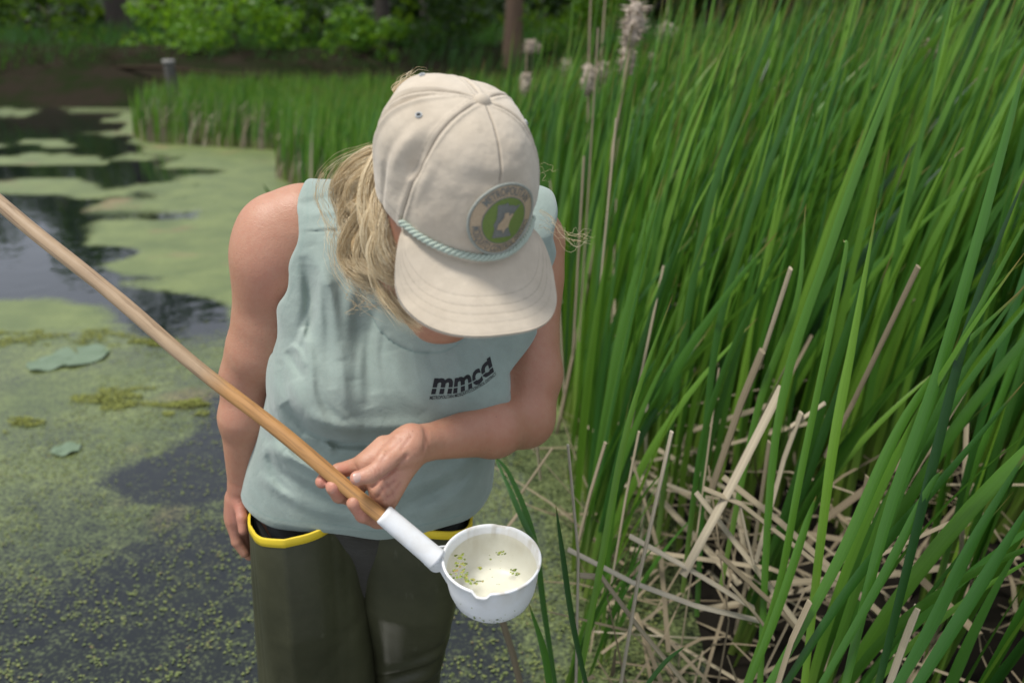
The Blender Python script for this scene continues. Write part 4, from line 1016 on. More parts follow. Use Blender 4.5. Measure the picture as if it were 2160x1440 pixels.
rb = m.n('ShaderNodeBump'); rb.inputs['Strength'].default_value = .12; rb.inputs['Distance'].default_value = .02; m.l(m.noise(7, 2, .5, co, (1, 1, 1)), rb.inputs['Height']); m.l(rb.outputs[0], wb.inputs['Normal'])
mx = m.n('ShaderNodeMixShader'); m.l(msk, mx.inputs[0]); m.l(wb.outputs[0], mx.inputs[1]); m.l(m.b.outputs[0], mx.inputs[2]); m.l(mx.outputs[0], m.out.inputs[0])
tag(add('pond_water', Wv, grid_faces(len(gx), len(gy))[:, ::-1], m.m, None, False, {'cover': cv.ravel()}), kind='structure')
# single fronds on the near water
rs = np.random.RandomState(21); N = 110000
fx = rs.uniform(-1.7, .75, N); fy = rs.uniform(1.0, 3.7, N); wpt = np.stack([fx, fy, np.zeros(N)], 1)
ux, uy, ud = project(wpt); cc = cover(ux, uy, wpt[:, :2]); cl_ = fbm(wpt[:, :2], 16, 2, 31)
keep = (uy < 1500) & (ux > -60) & (ux < 1400) & (rs.rand(N) < np.clip((cc * .9 + .02), 0, .8) * (cl_ > .56 - cc * .3)) & (rs.rand(N) < np.clip(2.4 / ud ** 1.6, 0, 1))
wpt = wpt[keep]; M_ = len(wpt); print('fronds', M_)
K = 6; nf = 3; ang = np.arange(K) * 2 * np.pi / K
r0 = rs.uniform(.0011, .0025, (M_, nf)); ca = rs.rand(M_, 1) * 6.3 + np.arange(nf)[None] * 2.1 + rs.rand(M_, nf) * .8
cxy = wpt[:, None, :2] + np.stack([np.cos(ca), np.sin(ca)], -1) * r0[..., None] * 1.05
rx = cxy[:, :, None, 0] + r0[..., None] * np.cos(ang) * (1 + .35 * np.cos(ang - ca[..., None]) ** 2); ry = cxy[:, :, None, 1] + r0[..., None] * np.sin(ang)
rz = np.full_like(rx, .0022) + rs.rand(M_, nf, 1) * .001; vv = np.stack([rx, ry, rz], -1).reshape(-1, 3)
ctr = np.concatenate([cxy, np.full((M_, nf, 1), .0034)], -1).reshape(-1, 3); nF = M_ * nf
i = np.arange(nF)[:, None] * K; j = np.arange(K)[None]; T = np.stack([i + j, i + (j + 1) % K, np.broadcast_to(nF * K + np.arange(nF)[:, None], (nF, K))], -1).reshape(-1, 3)
rv = rs.rand(nF).astype(np.float32); WEED2 = Mat('pond_duckweed'); WEED2.col(WEED2.ramp(WEED2.attr('rnd'), [(0, (.05, .075, .015)), (.5, (.115, .15, .035)), (.9, (.20, .23, .06)), (1, (.18, .12, .06))])); WEED2.set(Roughness=.55); WEED2 = WEED2.m
tag(add('floating_duckweed', np.vstack([vv, ctr]), T, WEED2, None, True, {'rnd': np.concatenate([np.repeat(rv, K), rv])}), kind='stuff')
# lily pads
LILY = Mat('lily_pad'); LILY.col(LILY.mix(LILY.noise(9, 4), (.085, .135, .07), (.14, .20, .11))); LILY.set(Roughness=.35); LILY.b.inputs['Specular IOR Level'].default_value = .8; LILY = LILY.m
def lily(x, y, r, rot, label, name='lily_pad'):
    c = G(x, y); v = [(0, 0, .008)]; f = []; n = 40; mrings = 5
    for i_ in range(1, mrings + 1):
        for k in range(n):
            a = .12 + (2 * np.pi - .24) * k / (n - 1); rr_ = r * i_ / mrings * (1 + .03 * math.sin(a * 7)); v.append((rr_ * math.cos(a + rot), rr_ * math.sin(a + rot), .008 + .004 * (i_ / mrings) ** 3 * math.sin(a * 5)))
    for k in range(n - 1): f.append((0, 1 + k, 2 + k))
    for i_ in range(mrings - 1):
        for k in range(n - 1): a = 1 + i_ * n; f.append((a + k, a + n + k, a + n + k + 1, a + k + 1))
    o = add(name, v, f, LILY); o.location = c; tag(o, label, 'lily pad', 'lily pads floating on the pond'); return o
lily(105, 768, .085, .5, 'pale green lily pad, front left one of the touching pair'); lily(165, 752, .125, 2.2, 'large pale green lily pad behind, right one of the touching pair')
lily(140, 950, .045, 4.0, 'small pale lily pad alone among duckweed left of the woman')
# weed tufts breaking the surface
TUFT = m_simple('algae_clump', (.10, .125, .02), .9, (.24, .25, .05), 60, .8, 150)
for k_, (x, y, rx_, ry_) in enumerate([(215, 715, .20, .12), (25, 712, .20, .09), (330, 722, .10, .05), (255, 840, .16, .08), (60, 890, .12, .07), (400, 860, .12, .06)]):
    c = G(x, y); nn = 2600; a = rs.rand(nn) * 6.3; rr_ = np.sqrt(rs.rand(nn)) * 1.3; pos = c + np.stack([rr_ * np.cos(a) * rx_, rr_ * np.sin(a) * ry_, rs.rand(nn) * .012 * (1 - rr_)], 1); pos = pos[vnoise(pos[:, :2] * [.6, 1], 26, k_) + .35 * (1 - rr_) > .62]; nn = len(pos)
    e = rs.randn(nn, 3, 3) * .0055; e[:, :, 2] *= .35; tv = (pos[:, None] + e).reshape(-1, 3); tv[:, 2] = np.abs(tv[:, 2]) + .003
    tag(add('algae_clump', tv, np.arange(nn * 3).reshape(-1, 3), TUFT, None, False), kind='stuff')

# ------------------------------------------------------------------ marsh bank, far shore
def edge_x(y):   # water's edge of the cattail bed
    return np.interp(y, [0, .9, 1.25, 1.7, 2.4, 3.2, 4.4, 6.0, 7.4, 7.7, 8.2, 9.5, 10.2, 10.7, 12, 16], [.45, .30, .10, .13, .20, .10, -.45, -1.35, -2.1, -2.3, -2.3, -2.7, -4.6, -5.0, -5.3, -6.0])
MUD = m_simple('marsh_mud', (.004, .0035, .002), .95, (.012, .009, .006), 5, .8, 30, spec=.15)
ys = np.concatenate([np.linspace(-3, 8, 60), np.linspace(8.3, 15.5, 40)]); us = np.concatenate([np.linspace(0, 1, 12), np.linspace(1.3, 24, 30)])
Y_, U_ = np.meshgrid(ys, us, indexing='ij'); X_ = edge_x(Y_) + .12 + U_; Zm = -.03 + .05 * smst(U_, 0, .35) + .05 * (fbm(np.stack([X_, Y_], -1), 2.5, 3, 5) - .45) * smst(U_, 0.1, .5)
tag(add('marsh_ground', np.stack([X_, Y_, Zm], -1).reshape(-1, 3), grid_faces(len(ys), len(us))[:, ::-1], MUD), kind='structure')
BANK = Mat('bank_soil'); BANK.col(BANK.mix(BANK.ramp(BANK.noise(1.2, 5), [(.4, (0, 0, 0)), (.6, (1, 1, 1))]), (.025, .021, .015), (.014, .022, .008))); BANK.set(Roughness=1); BANK.b.inputs['Specular IOR Level'].default_value = 0; BANK.bump(BANK.noise(6, 5), .8, .05); BANK = BANK.m
xs = np.linspace(-70, 80, 160); us = np.linspace(0, 1, 40) ** 1.6 * 75; X_, U_ = np.meshgrid(xs, us, indexing='ij')
Yb = 15.2 + 1.0 * np.sin(X_ * .25) - .05 * X_ + U_ - .012 * np.clip(X_ + 6, -40, 0) ** 2 * np.exp(-U_ / 20)
Zb = -.06 + .9 * smst(U_, 0, 3.5) + .03 * U_ + .3 * (fbm(np.stack([X_, Yb], -1), .5, 3, 7) - .5) * smst(U_, 0, 2)
tag(add('far_bank', np.stack([X_, Yb, Zb], -1).reshape(-1, 3), grid_faces(len(xs), len(us)), BANK), kind='structure')
print('water', round(time.time() - T0, 1))

# ------------------------------------------------------------------ trees
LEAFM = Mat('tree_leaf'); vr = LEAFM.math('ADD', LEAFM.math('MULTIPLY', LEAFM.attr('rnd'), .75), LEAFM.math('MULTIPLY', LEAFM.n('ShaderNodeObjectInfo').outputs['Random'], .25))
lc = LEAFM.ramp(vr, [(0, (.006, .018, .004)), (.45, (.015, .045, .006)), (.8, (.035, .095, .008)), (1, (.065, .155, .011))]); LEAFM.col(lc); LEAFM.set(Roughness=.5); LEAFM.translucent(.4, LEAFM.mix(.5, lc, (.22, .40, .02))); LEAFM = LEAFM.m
BRT = Mat('bright_leaf'); lc = BRT.ramp(BRT.attr('rnd'), [(0, (.04, .12, .008)), (.6, (.12, .28, .013)), (1, (.21, .40, .025))]); BRT.col(lc); BRT.set(Roughness=.5); BRT.translucent(.45, BRT.mix(.5, lc, (.3, .5, .03))); BRT = BRT.m
BARK = m_simple('tree_bark', (.075, .060, .048), .9, (.035, .028, .022), 6, 1, 25); BARKB = m_simple('brown_bark', (.20, .125, .080), .9, (.10, .065, .045), 6, 1, 25)
def leafcloud(cs, n, size, seed):
    r_ = np.random.RandomState(seed); cs = np.array(cs); w = (cs[:, 3] ** 2); idx = r_.choice(len(cs), n, p=w / w.sum())
    d = r_.randn(n, 3); d /= np.linalg.norm(d, axis=1)[:, None]; rad = r_.rand(n) ** .45
    p = cs[idx, :3] + d * (rad * cs[idx, 3])[:, None] * np.array([1, 1, .8])
    p += .25 * cs[idx, 3:4] * (np.stack([vnoise(p, 1.1, s) for s in (1, 2, 3)], 1) - .5) * 2
    keep = vnoise(p, 1.6, 11) > .25; p = p[keep]; n = len(p)
    a = r_.randn(n, 3); a /= np.linalg.norm(a, axis=1)[:, None]; b = np.cross(a, r_.randn(n, 3)); b /= np.linalg.norm(b, axis=1)[:, None]
    s = size * r_.uniform(.6, 1.3, n)[:, None]
    v = np.stack([p - a * s, p + b * s * .5, p + a * s, p - b * s * .5], 1).reshape(-1, 3)
    rn = np.clip(.15 + .5 * r_.rand(n) + .5 * (vnoise(p, .9, 5) - .4), 0, 1)
    return v, np.arange(n * 4).reshape(-1, 4), np.repeat(rn, 4)
def tree(x, y, h, cr, nl, label, seed, trunk=.16, lean=0.0, bark=None, leaf=None, lowcrown=.35, name='deciduous_tree', cat='tree', size=.13, group='trees behind the pond', branches=6):
    r_ = np.random.RandomState(seed); base = np.array([x, y, .3]); e = empty(name, tuple(base)); tag(e, label, cat, group)
    top = base + np.array([lean * h, 0, h * .8]); pth = spline(np.array([base - [0, 0, .5], base * .6 + top * .4 + r_.randn(3) * .15, top]), 14)
    ac = Acc(); v, f = tube(pth, np.linspace(trunk * 1.25, trunk * .3, 14), 10); ac.put(v, f); cs = []
    for k in range(branches):
        t = lowcrown + (1 - lowcrown) * k / max(1, branches - 1) * .9; s = pth[int(t * 13)]; a = r_.rand() * 6.3; ln = cr * r_.uniform(.6, 1.0); e_ = s + np.array([math.cos(a) * ln, math.sin(a) * ln, ln * .5])
        v, f = tube(spline(np.array([s, (s + e_) / 2 + r_.randn(3) * .15, e_]), 7), np.linspace(trunk * .4, .02, 7), 6); ac.put(v, f); cs.append([*e_, cr * r_.uniform(.4, .65)])
    cs.append([*top, cr * .7]); cs += [[*(base + [r_.randn() * cr * .5, r_.randn() * cr * .4, h * r_.uniform(lowcrown, 1)]), cr * r_.uniform(.35, .55)] for _ in range(5)]
    ac.obj('trunk', bark or BARK, e); v, f, rn = leafcloud(cs, nl, size, seed); add('crown', v, f, leaf or LEAFM, e, False, {'rnd': rn})
def at_px(x, Y): return (x - 1080) / FPX * (Y / CP) * .97
for k, (x, Y, h, cr, tr, ln, lab) in enumerate([
    (355, 24, 7.4, 2.2, .36, .0, 'dark trunked tree at the far bank above the left water'),
    (845, 19, 7.5, 2.0, .18, -.03, 'dark slim leaning tree trunk behind the reeds left of the cap'),
    (1075, 17.5, 7.5, 2.0, .20, .02, 'brown forked tree trunk above the reeds right of the cap'),
    (20, 29, 5.4, 2.2, .22, .0, 'tall dark tree at the upper left corner'),
    (190, 31, 5.6, 2.2, .20, .0, 'dark tree behind the brush at upper left'),
    (600, 30, 5.6, 2.2, .22, .0, 'tall leafy tree behind the bright green bush'),
    (1330, 27, 5.2, 2.2, .22, .0, 'dark tree behind the fluffy tall cattails'),
    (1600, 28, 5.4, 2.3, .2, .0, 'dark tree beyond the cattails, top centre right'),
    (1850, 27, 5.2, 2.3, .2, .0, 'dark tree beyond the cattails near the top right'),
    (2150, 27, 5.2, 2.3, .2, .0, 'dark tree at the top right corner')]):
    tree(at_px(x, Y), Y, h, cr, 3600, lab, 50 + k, tr, ln, BARKB if x == 1075 else None, None, .30 if k > 2 else .42)
for k, (x, Y, h, cr, lab) in enumerate([(560, 18.5, 1.9, 1.25, 'bright green bush left of centre at the wood edge'), (470, 19.5, 1.6, .9, 'small bright green bush beside the dark trunk'), (790, 17.8, 1.5, .75, 'bright round green bush left of the slim dark trunk'),
    (700, 20, 2.2, 1.1, 'mid green shrub between two bright bushes'), (1235, 18, 1.8, 1.1, 'pale green shrub right of the brown trunk'), (215, 21, 2.0, 1.0, 'green shrub above the grey brush'), (960, 19.5, 2.0, .9, 'green shrub behind the top of the cap')]):
    tree(at_px(x, Y), Y, h, cr, 1500, lab, 90 + k, .04, 0, None, BRT if k in (0, 1, 2, 4) else LEAFM, .15, 'leafy_bush', 'bush', .085, 'bushes at the wood edge', 5)
# closed wood behind
r_ = np.random.RandomState(77); cs = [[r_.uniform(-34, 40), yy, r_.uniform(.6, .2235 * yy - 2.7), r_.uniform(1.1, 1.7)] for yy in r_.uniform(27, 36, 380)]
cs += [[r_.uniform(-34, 40), r_.uniform(30, 36), r_.uniform(0, 3) , r_.uniform(1.2, 2.4)] for _ in range(150)]
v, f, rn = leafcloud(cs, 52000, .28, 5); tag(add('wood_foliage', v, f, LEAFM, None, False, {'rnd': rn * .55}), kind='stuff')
v = []; 
ac = Acc()
for _ in range(90):
    x, y = r_.uniform(-30, 36), r_.uniform(26, 35); h = r_.uniform(3.6, 5.0); rd = r_.uniform(.06, .18); v, f = tube(np.array([[x, y, -.2], [x + r_.randn() * .3, y, h / 2], [x + r_.randn() * .6, y, h]]), np.array([rd, rd * .8, rd * .4]), 7); ac.put(v, f)
tag(ac.obj('wood_trunks', BARK), kind='stuff')
# wall of shade far behind: a low wooded ridge closing the view
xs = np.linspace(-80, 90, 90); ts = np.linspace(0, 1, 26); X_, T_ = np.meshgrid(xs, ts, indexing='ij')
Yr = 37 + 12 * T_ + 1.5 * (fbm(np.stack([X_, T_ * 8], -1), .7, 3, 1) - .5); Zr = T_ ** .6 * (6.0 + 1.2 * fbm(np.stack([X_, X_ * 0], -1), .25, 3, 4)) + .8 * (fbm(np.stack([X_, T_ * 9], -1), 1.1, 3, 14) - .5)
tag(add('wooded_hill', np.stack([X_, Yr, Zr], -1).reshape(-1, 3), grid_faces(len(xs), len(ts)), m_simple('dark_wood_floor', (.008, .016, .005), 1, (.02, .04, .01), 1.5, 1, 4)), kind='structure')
# brush on the left bank, fallen branches, post
TWIG = m_simple('grey_twig', (.055, .042, .03), 1, (.03, .022, .016), 8, spec=0)
ac = Acc()
for _ in range(600):
    x = r_.uniform(-13, -2.5); y = 16.2 + r_.rand() * 3 - .05 * x; z = .3 + .5 * r_.rand(); a = r_.uniform(0, 6.3); l_ = r_.uniform(.3, 1.0); e_ = np.array([math.cos(a), math.sin(a) * .5, r_.uniform(-.1, .9)]); b = np.array([x, y, z])
    v, f = tube(np.array([b, b + e_ * l_ * .5 + r_.randn(3) * .05, b + e_ * l_]), np.array([.012, .009, .003]), 4, False); ac.put(v, f)
tag(ac.obj('bank_brush', TWIG), kind='stuff')
for k, (a, b, lab) in enumerate([((120, 150, 17), (560, 165, 13.5), 'long thin fallen branch reaching to the post at the reed point'), ((260, 110, 18), (420, 190, 16), 'short fallen grey branch slanting down the left bank'), ((60, 175, 17), (330, 120, 19), 'fallen pale branch lying on the left bank brush')]):
    pa_, pb_ = P(*a), P(*b); o = add('fallen_branch', *[(v, clean(f)) for v, f in [tube(spline(np.array([pa_, (pa_ + pb_) / 2 + [0, 0, .12], pb_]), 12), np.linspace(.05, .02, 12), 8)]][0], TWIG); tag(o, lab, 'branch')
pb0 = G(375, 262); ph_ = 1.33 - .6
post = empty('wooden_post', tuple(pb0)); tag(post, 'weathered grey wooden post standing in the reeds at the point', 'post')
POSTM = m_simple('weathered_post', (.12, .115, .10), .9, (.06, .057, .05), 12, .8, 60)
v, f = tube(np.array([pb0 + [0, 0, z] for z in (-.3, .0, .3, .6, .80, .86)]), np.array([.085, .085, .083, .08, .078, .075]), 14); add('post_shaft', v, clean(f), POSTM, post)
v, f = tube(np.array([pb0 + [0, 0, z] for z in (.862, .875, .905, .915)]), np.array([.088, .092, .090, .07]), 14); add('post_cap', v, clean(f), m_simple('pale_post_top', (.26, .25, .23), .8), post)
print('trees', round(time.time() - T0, 1))

# ------------------------------------------------------------------ cattails
def blade(L, w, lean0, lean1, side, twist, seg=16, fold=.28, sweep=0.0):
    """one strap leaf rising from the origin; bends towards +x"""
    t = np.linspace(0, 1, seg); ang = lean0 + (lean1 - lean0) * t ** 1.5; dy = side + sweep * t
    d = np.stack([np.sin(ang), np.sin(dy) * np.cos(ang), np.cos(ang) * np.cos(dy)], 1); d /= np.linalg.norm(d, axis=1)[:, None]
    p = np.vstack([[0, 0, 0], np.cumsum(d[:-1] * L / (seg - 1), 0)])
    a = twist[0] + (twist[1] - twist[0]) * t; s = np.stack([np.cos(a), np.sin(a), 0 * a], 1); s -= d * (s * d).sum(1)[:, None]; s /= np.linalg.norm(s, axis=1)[:, None]; n = np.cross(d, s)
    wd = w * np.clip(np.minimum(.62 + 1.5 * t, 1), 0, 1) * np.clip(((1 - t) / .42), 0, 1) ** .75; wd[-1] = .0003
    v = np.stack([p - s * wd[:, None] / 2 + n * (wd * fold * .5)[:, None], p, p + s * wd[:, None] / 2 + n * (wd * fold * .5)[:, None]], 1).reshape(-1, 3)
    tt_ = np.repeat(t, 3); u = np.tile([-.5, 0, .5], seg)
    return v, grid_faces(seg, 3), tt_, np.stack([u * w * 4, tt_ * L * .2, 0 * u], 1)
rs = np.random.RandomState(99)
def leaf_params(r, h=1.0, windy=1.0):
    return dict(L=r.uniform(.80, 1.08) * h, w=r.uniform(.012, .0235), lean0=r.uniform(.02, .26) * windy, lean1=(r.uniform(.38, .85) if r.rand() < .82 else r.uniform(.1, .4)) * windy, side=r.uniform(-.10, .10), twist=(r.uniform(-.9, .9), r.uniform(-1.2, 1.2)), sweep=r.uniform(-.15, .15))
def leaf_mesh(r, h, windy=1, seg=16, wide=1.0):
    q = leaf_params(r, h, windy); q['w'] *= wide; v, f, t, u = blade(seg=seg, **q); return mesh('leaf', v, f, GREENLEAF, True, {'t': t, 'uvw': u, 'rnd': np.full(len(v), r.rand())})
LM = [leaf_mesh(rs, 1.0) for _ in range(44)]; LMS = [leaf_mesh(rs, 1.0, .35) for _ in range(16)]
def height_at(x, y): return (1.14 + .40 * smst(x + .25 * (y - 2) * (y < 4), .05, 1.1)) * (1 - .33 * smst(y, 3, 7.5)) 
def zone(x, y):
    u = 1080 + FPX * x / (y * CP + CAM_H * SP)
    if y > 3.4: return 'green cattail plant far back in the bed behind the straw'
    if u > 1950: return 'green cattail plant at the near right corner of the bed'
    if u > 1600: return 'green cattail plant on the right side of the straw heap'
    if u > 1300: return 'green cattail plant rising directly behind the straw heap'
    return 'green cattail plant on the left edge of the bed beside open water'
plants = []
def place_ok(x, y):
    if math.hypot(x, y) < .80 or (y < 1.15 and x < .62): return False
    u, v, D = project(np.array([[x, y, 0.0]])); u = u[0]; v = v[0]
    if D[0] < .3: return False
    if 1240 < u < 1900 and v > 960: return rs.rand() < (.03 if v > 1060 else .30)
    return True
tries = 0
while len(plants) < 300 and tries < 20000:
    tries += 1; y = .55 + 4.3 * rs.rand() ** 1.1; x = edge_x(y) + .03 + (3.2 * rs.rand() ** 1.6)
    if x > .72 * y + .55 or not place_ok(x, y): continue
    if any((x - a) ** 2 + (y - b) ** 2 < .005 for a, b in plants): continue
    plants.append((x, y))
for x, y in [(.155, 1.46), (.115, 1.30), (.20, 1.40), (.62, 1.28), (.55, 1.12), (.50, 1.42), (.84, 1.25), (.98, 1.5), (.70, 1.02)]: plants[rs.randint(60)] = (x, y)
plants.sort(key=lambda q: q[1])
print('plants', len(plants), tries)
cnt = 0
for k, (x, y) in enumerate(plants):
    h = height_at(x, y) * rs.uniform(.88, 1.1); nl = rs.randint(6, 10) if y < 3.5 else rs.randint(8, 12)
    if 1.1 < y < 1.6 and x < .35: h *= .62; nl = 5
    near = y < 3.4
    e = empty('cattail_plant', (x, y, .0)); e.rotation_euler = (0, 0, rs.uniform(-.45, .45))
    tag(e, zone(x, y), 'cattail', 'green cattails crowding the right bank')
    if near:
        for j in range(nl):
            o = bpy.data.objects.new('leaf', (LMS if rs.rand() < (.5 if x < .5 else .12) else LM)[rs.randint(16 if False else 16) if False else rs.randint(16)] if rs.rand() < .3 else LM[rs.randint(44)]); COL.objects.link(o); o.parent = e
            s = h * rs.uniform(.58, 1.08); o.scale = (s * rs.uniform(.85, 1.1), s * rs.uniform(.85, 1.1), s); o.location = (rs.randn() * .014, rs.randn() * .014, -.02); o.rotation_euler = (0, 0, rs.uniform(-.5, .5)); cnt += 1
    else:
        V_, F_, T_, U_, R_ = [], [], [], [], []; n0 = 0
        for j in range(nl):
            q = leaf_params(rs, h, .85); v, f, t, u = blade(seg=9, **q); v = v + [rs.randn() * .02, rs.randn() * .02, 0]; V_.append(v); F_.append(f + n0); T_.append(t); U_.append(u); R_.append(np.full(len(v), rs.rand())); n0 += len(v)
        me = mesh('leaves', np.vstack(V_), np.vstack(F_), GREENLEAF, True, {'t': np.concatenate(T_), 'uvw': np.vstack(U_), 'rnd': np.concatenate(R_)})
        rz = e.rotation_euler.z; bpy.data.objects.remove(e); o = bpy.data.objects.new('cattail_plant', me); COL.objects.link(o); o.location = (x, y, 0); o.rotation_euler = (0, 0, rz)
        tag(o, zone(x, y), 'cattail', 'green cattails crowding the right bank')
print('leaves', cnt, round(time.time() - T0, 1))
# far and filling reeds as one mass
def blades_bulk(pts, hs, wid, lean, seg=6, seed=1):
    r = np.random.RandomState(seed); n = len(pts); t = np.linspace(0, 1, seg)[None]; l0 = r.uniform(-.08, .12, (n, 1)) * lean; l1 = (r.uniform(.05, .6, (n, 1))) * lean; sd_ = r.uniform(-.12, .12, (n, 1))
    ang = l0 + (l1 - l0) * t ** 1.4; d = np.stack([np.sin(ang), np.sin(sd_) * np.cos(ang), np.cos(ang)], -1); p = np.cumsum(d * (hs[:, None, None] / (seg - 1)), 1); p = p - p[:, :1] + pts[:, None]
    a = r.uniform(-1, 1, (n, 1)); s = np.stack([np.cos(a), np.sin(a), 0 * a], -1); w = wid[:, None] * np.clip((1 - t) / .5, .02, 1) ** .8
    v = np.stack([p - s * w[..., None] / 2, p + s * w[..., None] / 2], 2).reshape(-1, 3)
    base = np.arange(n)[:, None] * seg * 2 + np.arange(seg - 1)[None] * 2; f = np.stack([base, base + 1, base + 3, base + 2], -1).reshape(-1, 4)
    return v, f, np.repeat(np.tile(t, (n, 1)).ravel(), 2), np.repeat(r.rand(n), seg * 2)
r = np.random.RandomState(8); N = 38000
y = 1.8 + 13 * r.rand(N) ** .95; x = edge_x(y) + .03 + r.rand(N) ** 1.2 * np.where(y > 5, 17, 5); ok = (x < .75 * y + 1.0) & ((y > 5.0) | (r.rand(N) < .45)); x, y = x[ok], y[ok]
pts = np.stack([x, y, np.zeros(len(x))], 1); hs = height_at(x, y) * r.uniform(.62, 1.14, len(x)) * np.where(y > 9, .85, 1); print('bulk', len(x))
v, f, t, rn = blades_bulk(pts, hs, r.uniform(.010, .019, len(x)) * (1 + .04 * y), .8 + 0 * hs[:, None] if False else .75, 6, 4)
REED = GREENLEAF
tag(add('reed_bed', v, f, REED, None, True, {'t': t, 'rnd': rn, 'uvw': np.zeros((len(v), 3))}), kind='stuff')
# low growth on the far left bank
N = 9000; x = r.uniform(-16, 6, N); y = 15.4 - .05 * x + 1.3 + r.rand(N) * 6 - .012 * np.clip(x + 6, -40, 0) ** 2; pts = np.stack([x, y, np.full(N, .15) + .12 * np.clip(y - 16, 0, 8)], 1)
v, f, t, rn = blades_bulk(pts, r.uniform(.3, .9, N), r.uniform(.015, .03, N), 1.5, 5, 6); tag(add('bank_grass', v, f, REED, None, True, {'t': t, 'rnd': rn * .2, 'uvw': np.zeros((len(v), 3))}), kind='stuff')

# dead stalks
DEAD = Mat('dead_cattail'); oi = DEAD.n('ShaderNodeObjectInfo').outputs['Random']; rv_ = DEAD.math('ADD', DEAD.math('MULTIPLY', oi, .35), DEAD.math('MULTIPLY', DEAD.attr('rnd'), .65))
dc = DEAD.ramp(rv_, [(0, (.07, .052, .028)), (.35, (.22, .175, .105)), (.7, (.43, .365, .245)), (.92, (.58, .52, .41)), (.97, (.30, .14, .05))])
st = DEAD.noise(1.0, 3, .6, DEAD.attr('uvw', 'Color'), (300, 8, 1)); dc = DEAD.mix(DEAD.ramp(st, [(.35, (0, 0, 0)), (.7, (1, 1, 1))]), DEAD.mix(.45, dc, (.07, .05, .035)), dc)
DEAD.col(dc); DEAD.set(Roughness=.8); DEAD.bump(st, .4, .001); DEAD = DEAD.m
def strap(path, w, flat=.35, seg=None, k=8, jag=False):
    path = np.asarray(path, float); n = len(path); tn, N_, B_ = frames(path); a = np.linspace(0, 2 * np.pi, k, endpoint=False)
    w = np.broadcast_to(w, (n,)) / 2
    v = path[:, None] + w[:, None, None] * (np.cos(a)[None, :, None] * N_[:, None] + flat * np.sin(a)[None, :, None] * B_[:, None]); L_ = np.concatenate([[0], np.cumsum(np.linalg.norm(np.diff(path, axis=0), axis=1))])
    v = v.reshape(-1, 3); f = [tuple(q) for q in grid_faces(n, k, False, True)[:, ::-1].tolist()] + [tuple(range(k)), tuple(reversed(range((n - 1) * k, n * k)))]
    u = np.stack([np.tile(np.cos(a) * .005, n) * 4, np.repeat(L_, k) * .2, np.zeros(n * k)], 1); return v, f, u
def poly(pts, m_=5, soft=.0):
    pts = np.array(pts, float); out = [pts[0]]
    for i_ in range(len(pts) - 1):
        for j in range(1, m_ + 1): out.append(pts[i_] + (pts[i_ + 1] - pts[i_]) * j / m_)
    return np.array(out)
DG = 'dead cattail stalks fallen among the green leaves'
def dead(pts, w, label, name='dead_stalk', flat=.4, rn=.5, taper=1.0):
    pts = [(a[0], a[1], a[2] * .95) for a in pts]; w = w * 1.18; q = poly([P(*a) for a in pts]); org = q[0].copy(); v, f, u = strap(q - org, np.linspace(w, w * taper, len(q)), flat); me = mesh(name, v, f, DEAD, False, {'uvw': u, 'rnd': np.full(len(v), rn)}); o = link(name, me); o.location = org; tag(o, label, 'dead stalk', DG); return o
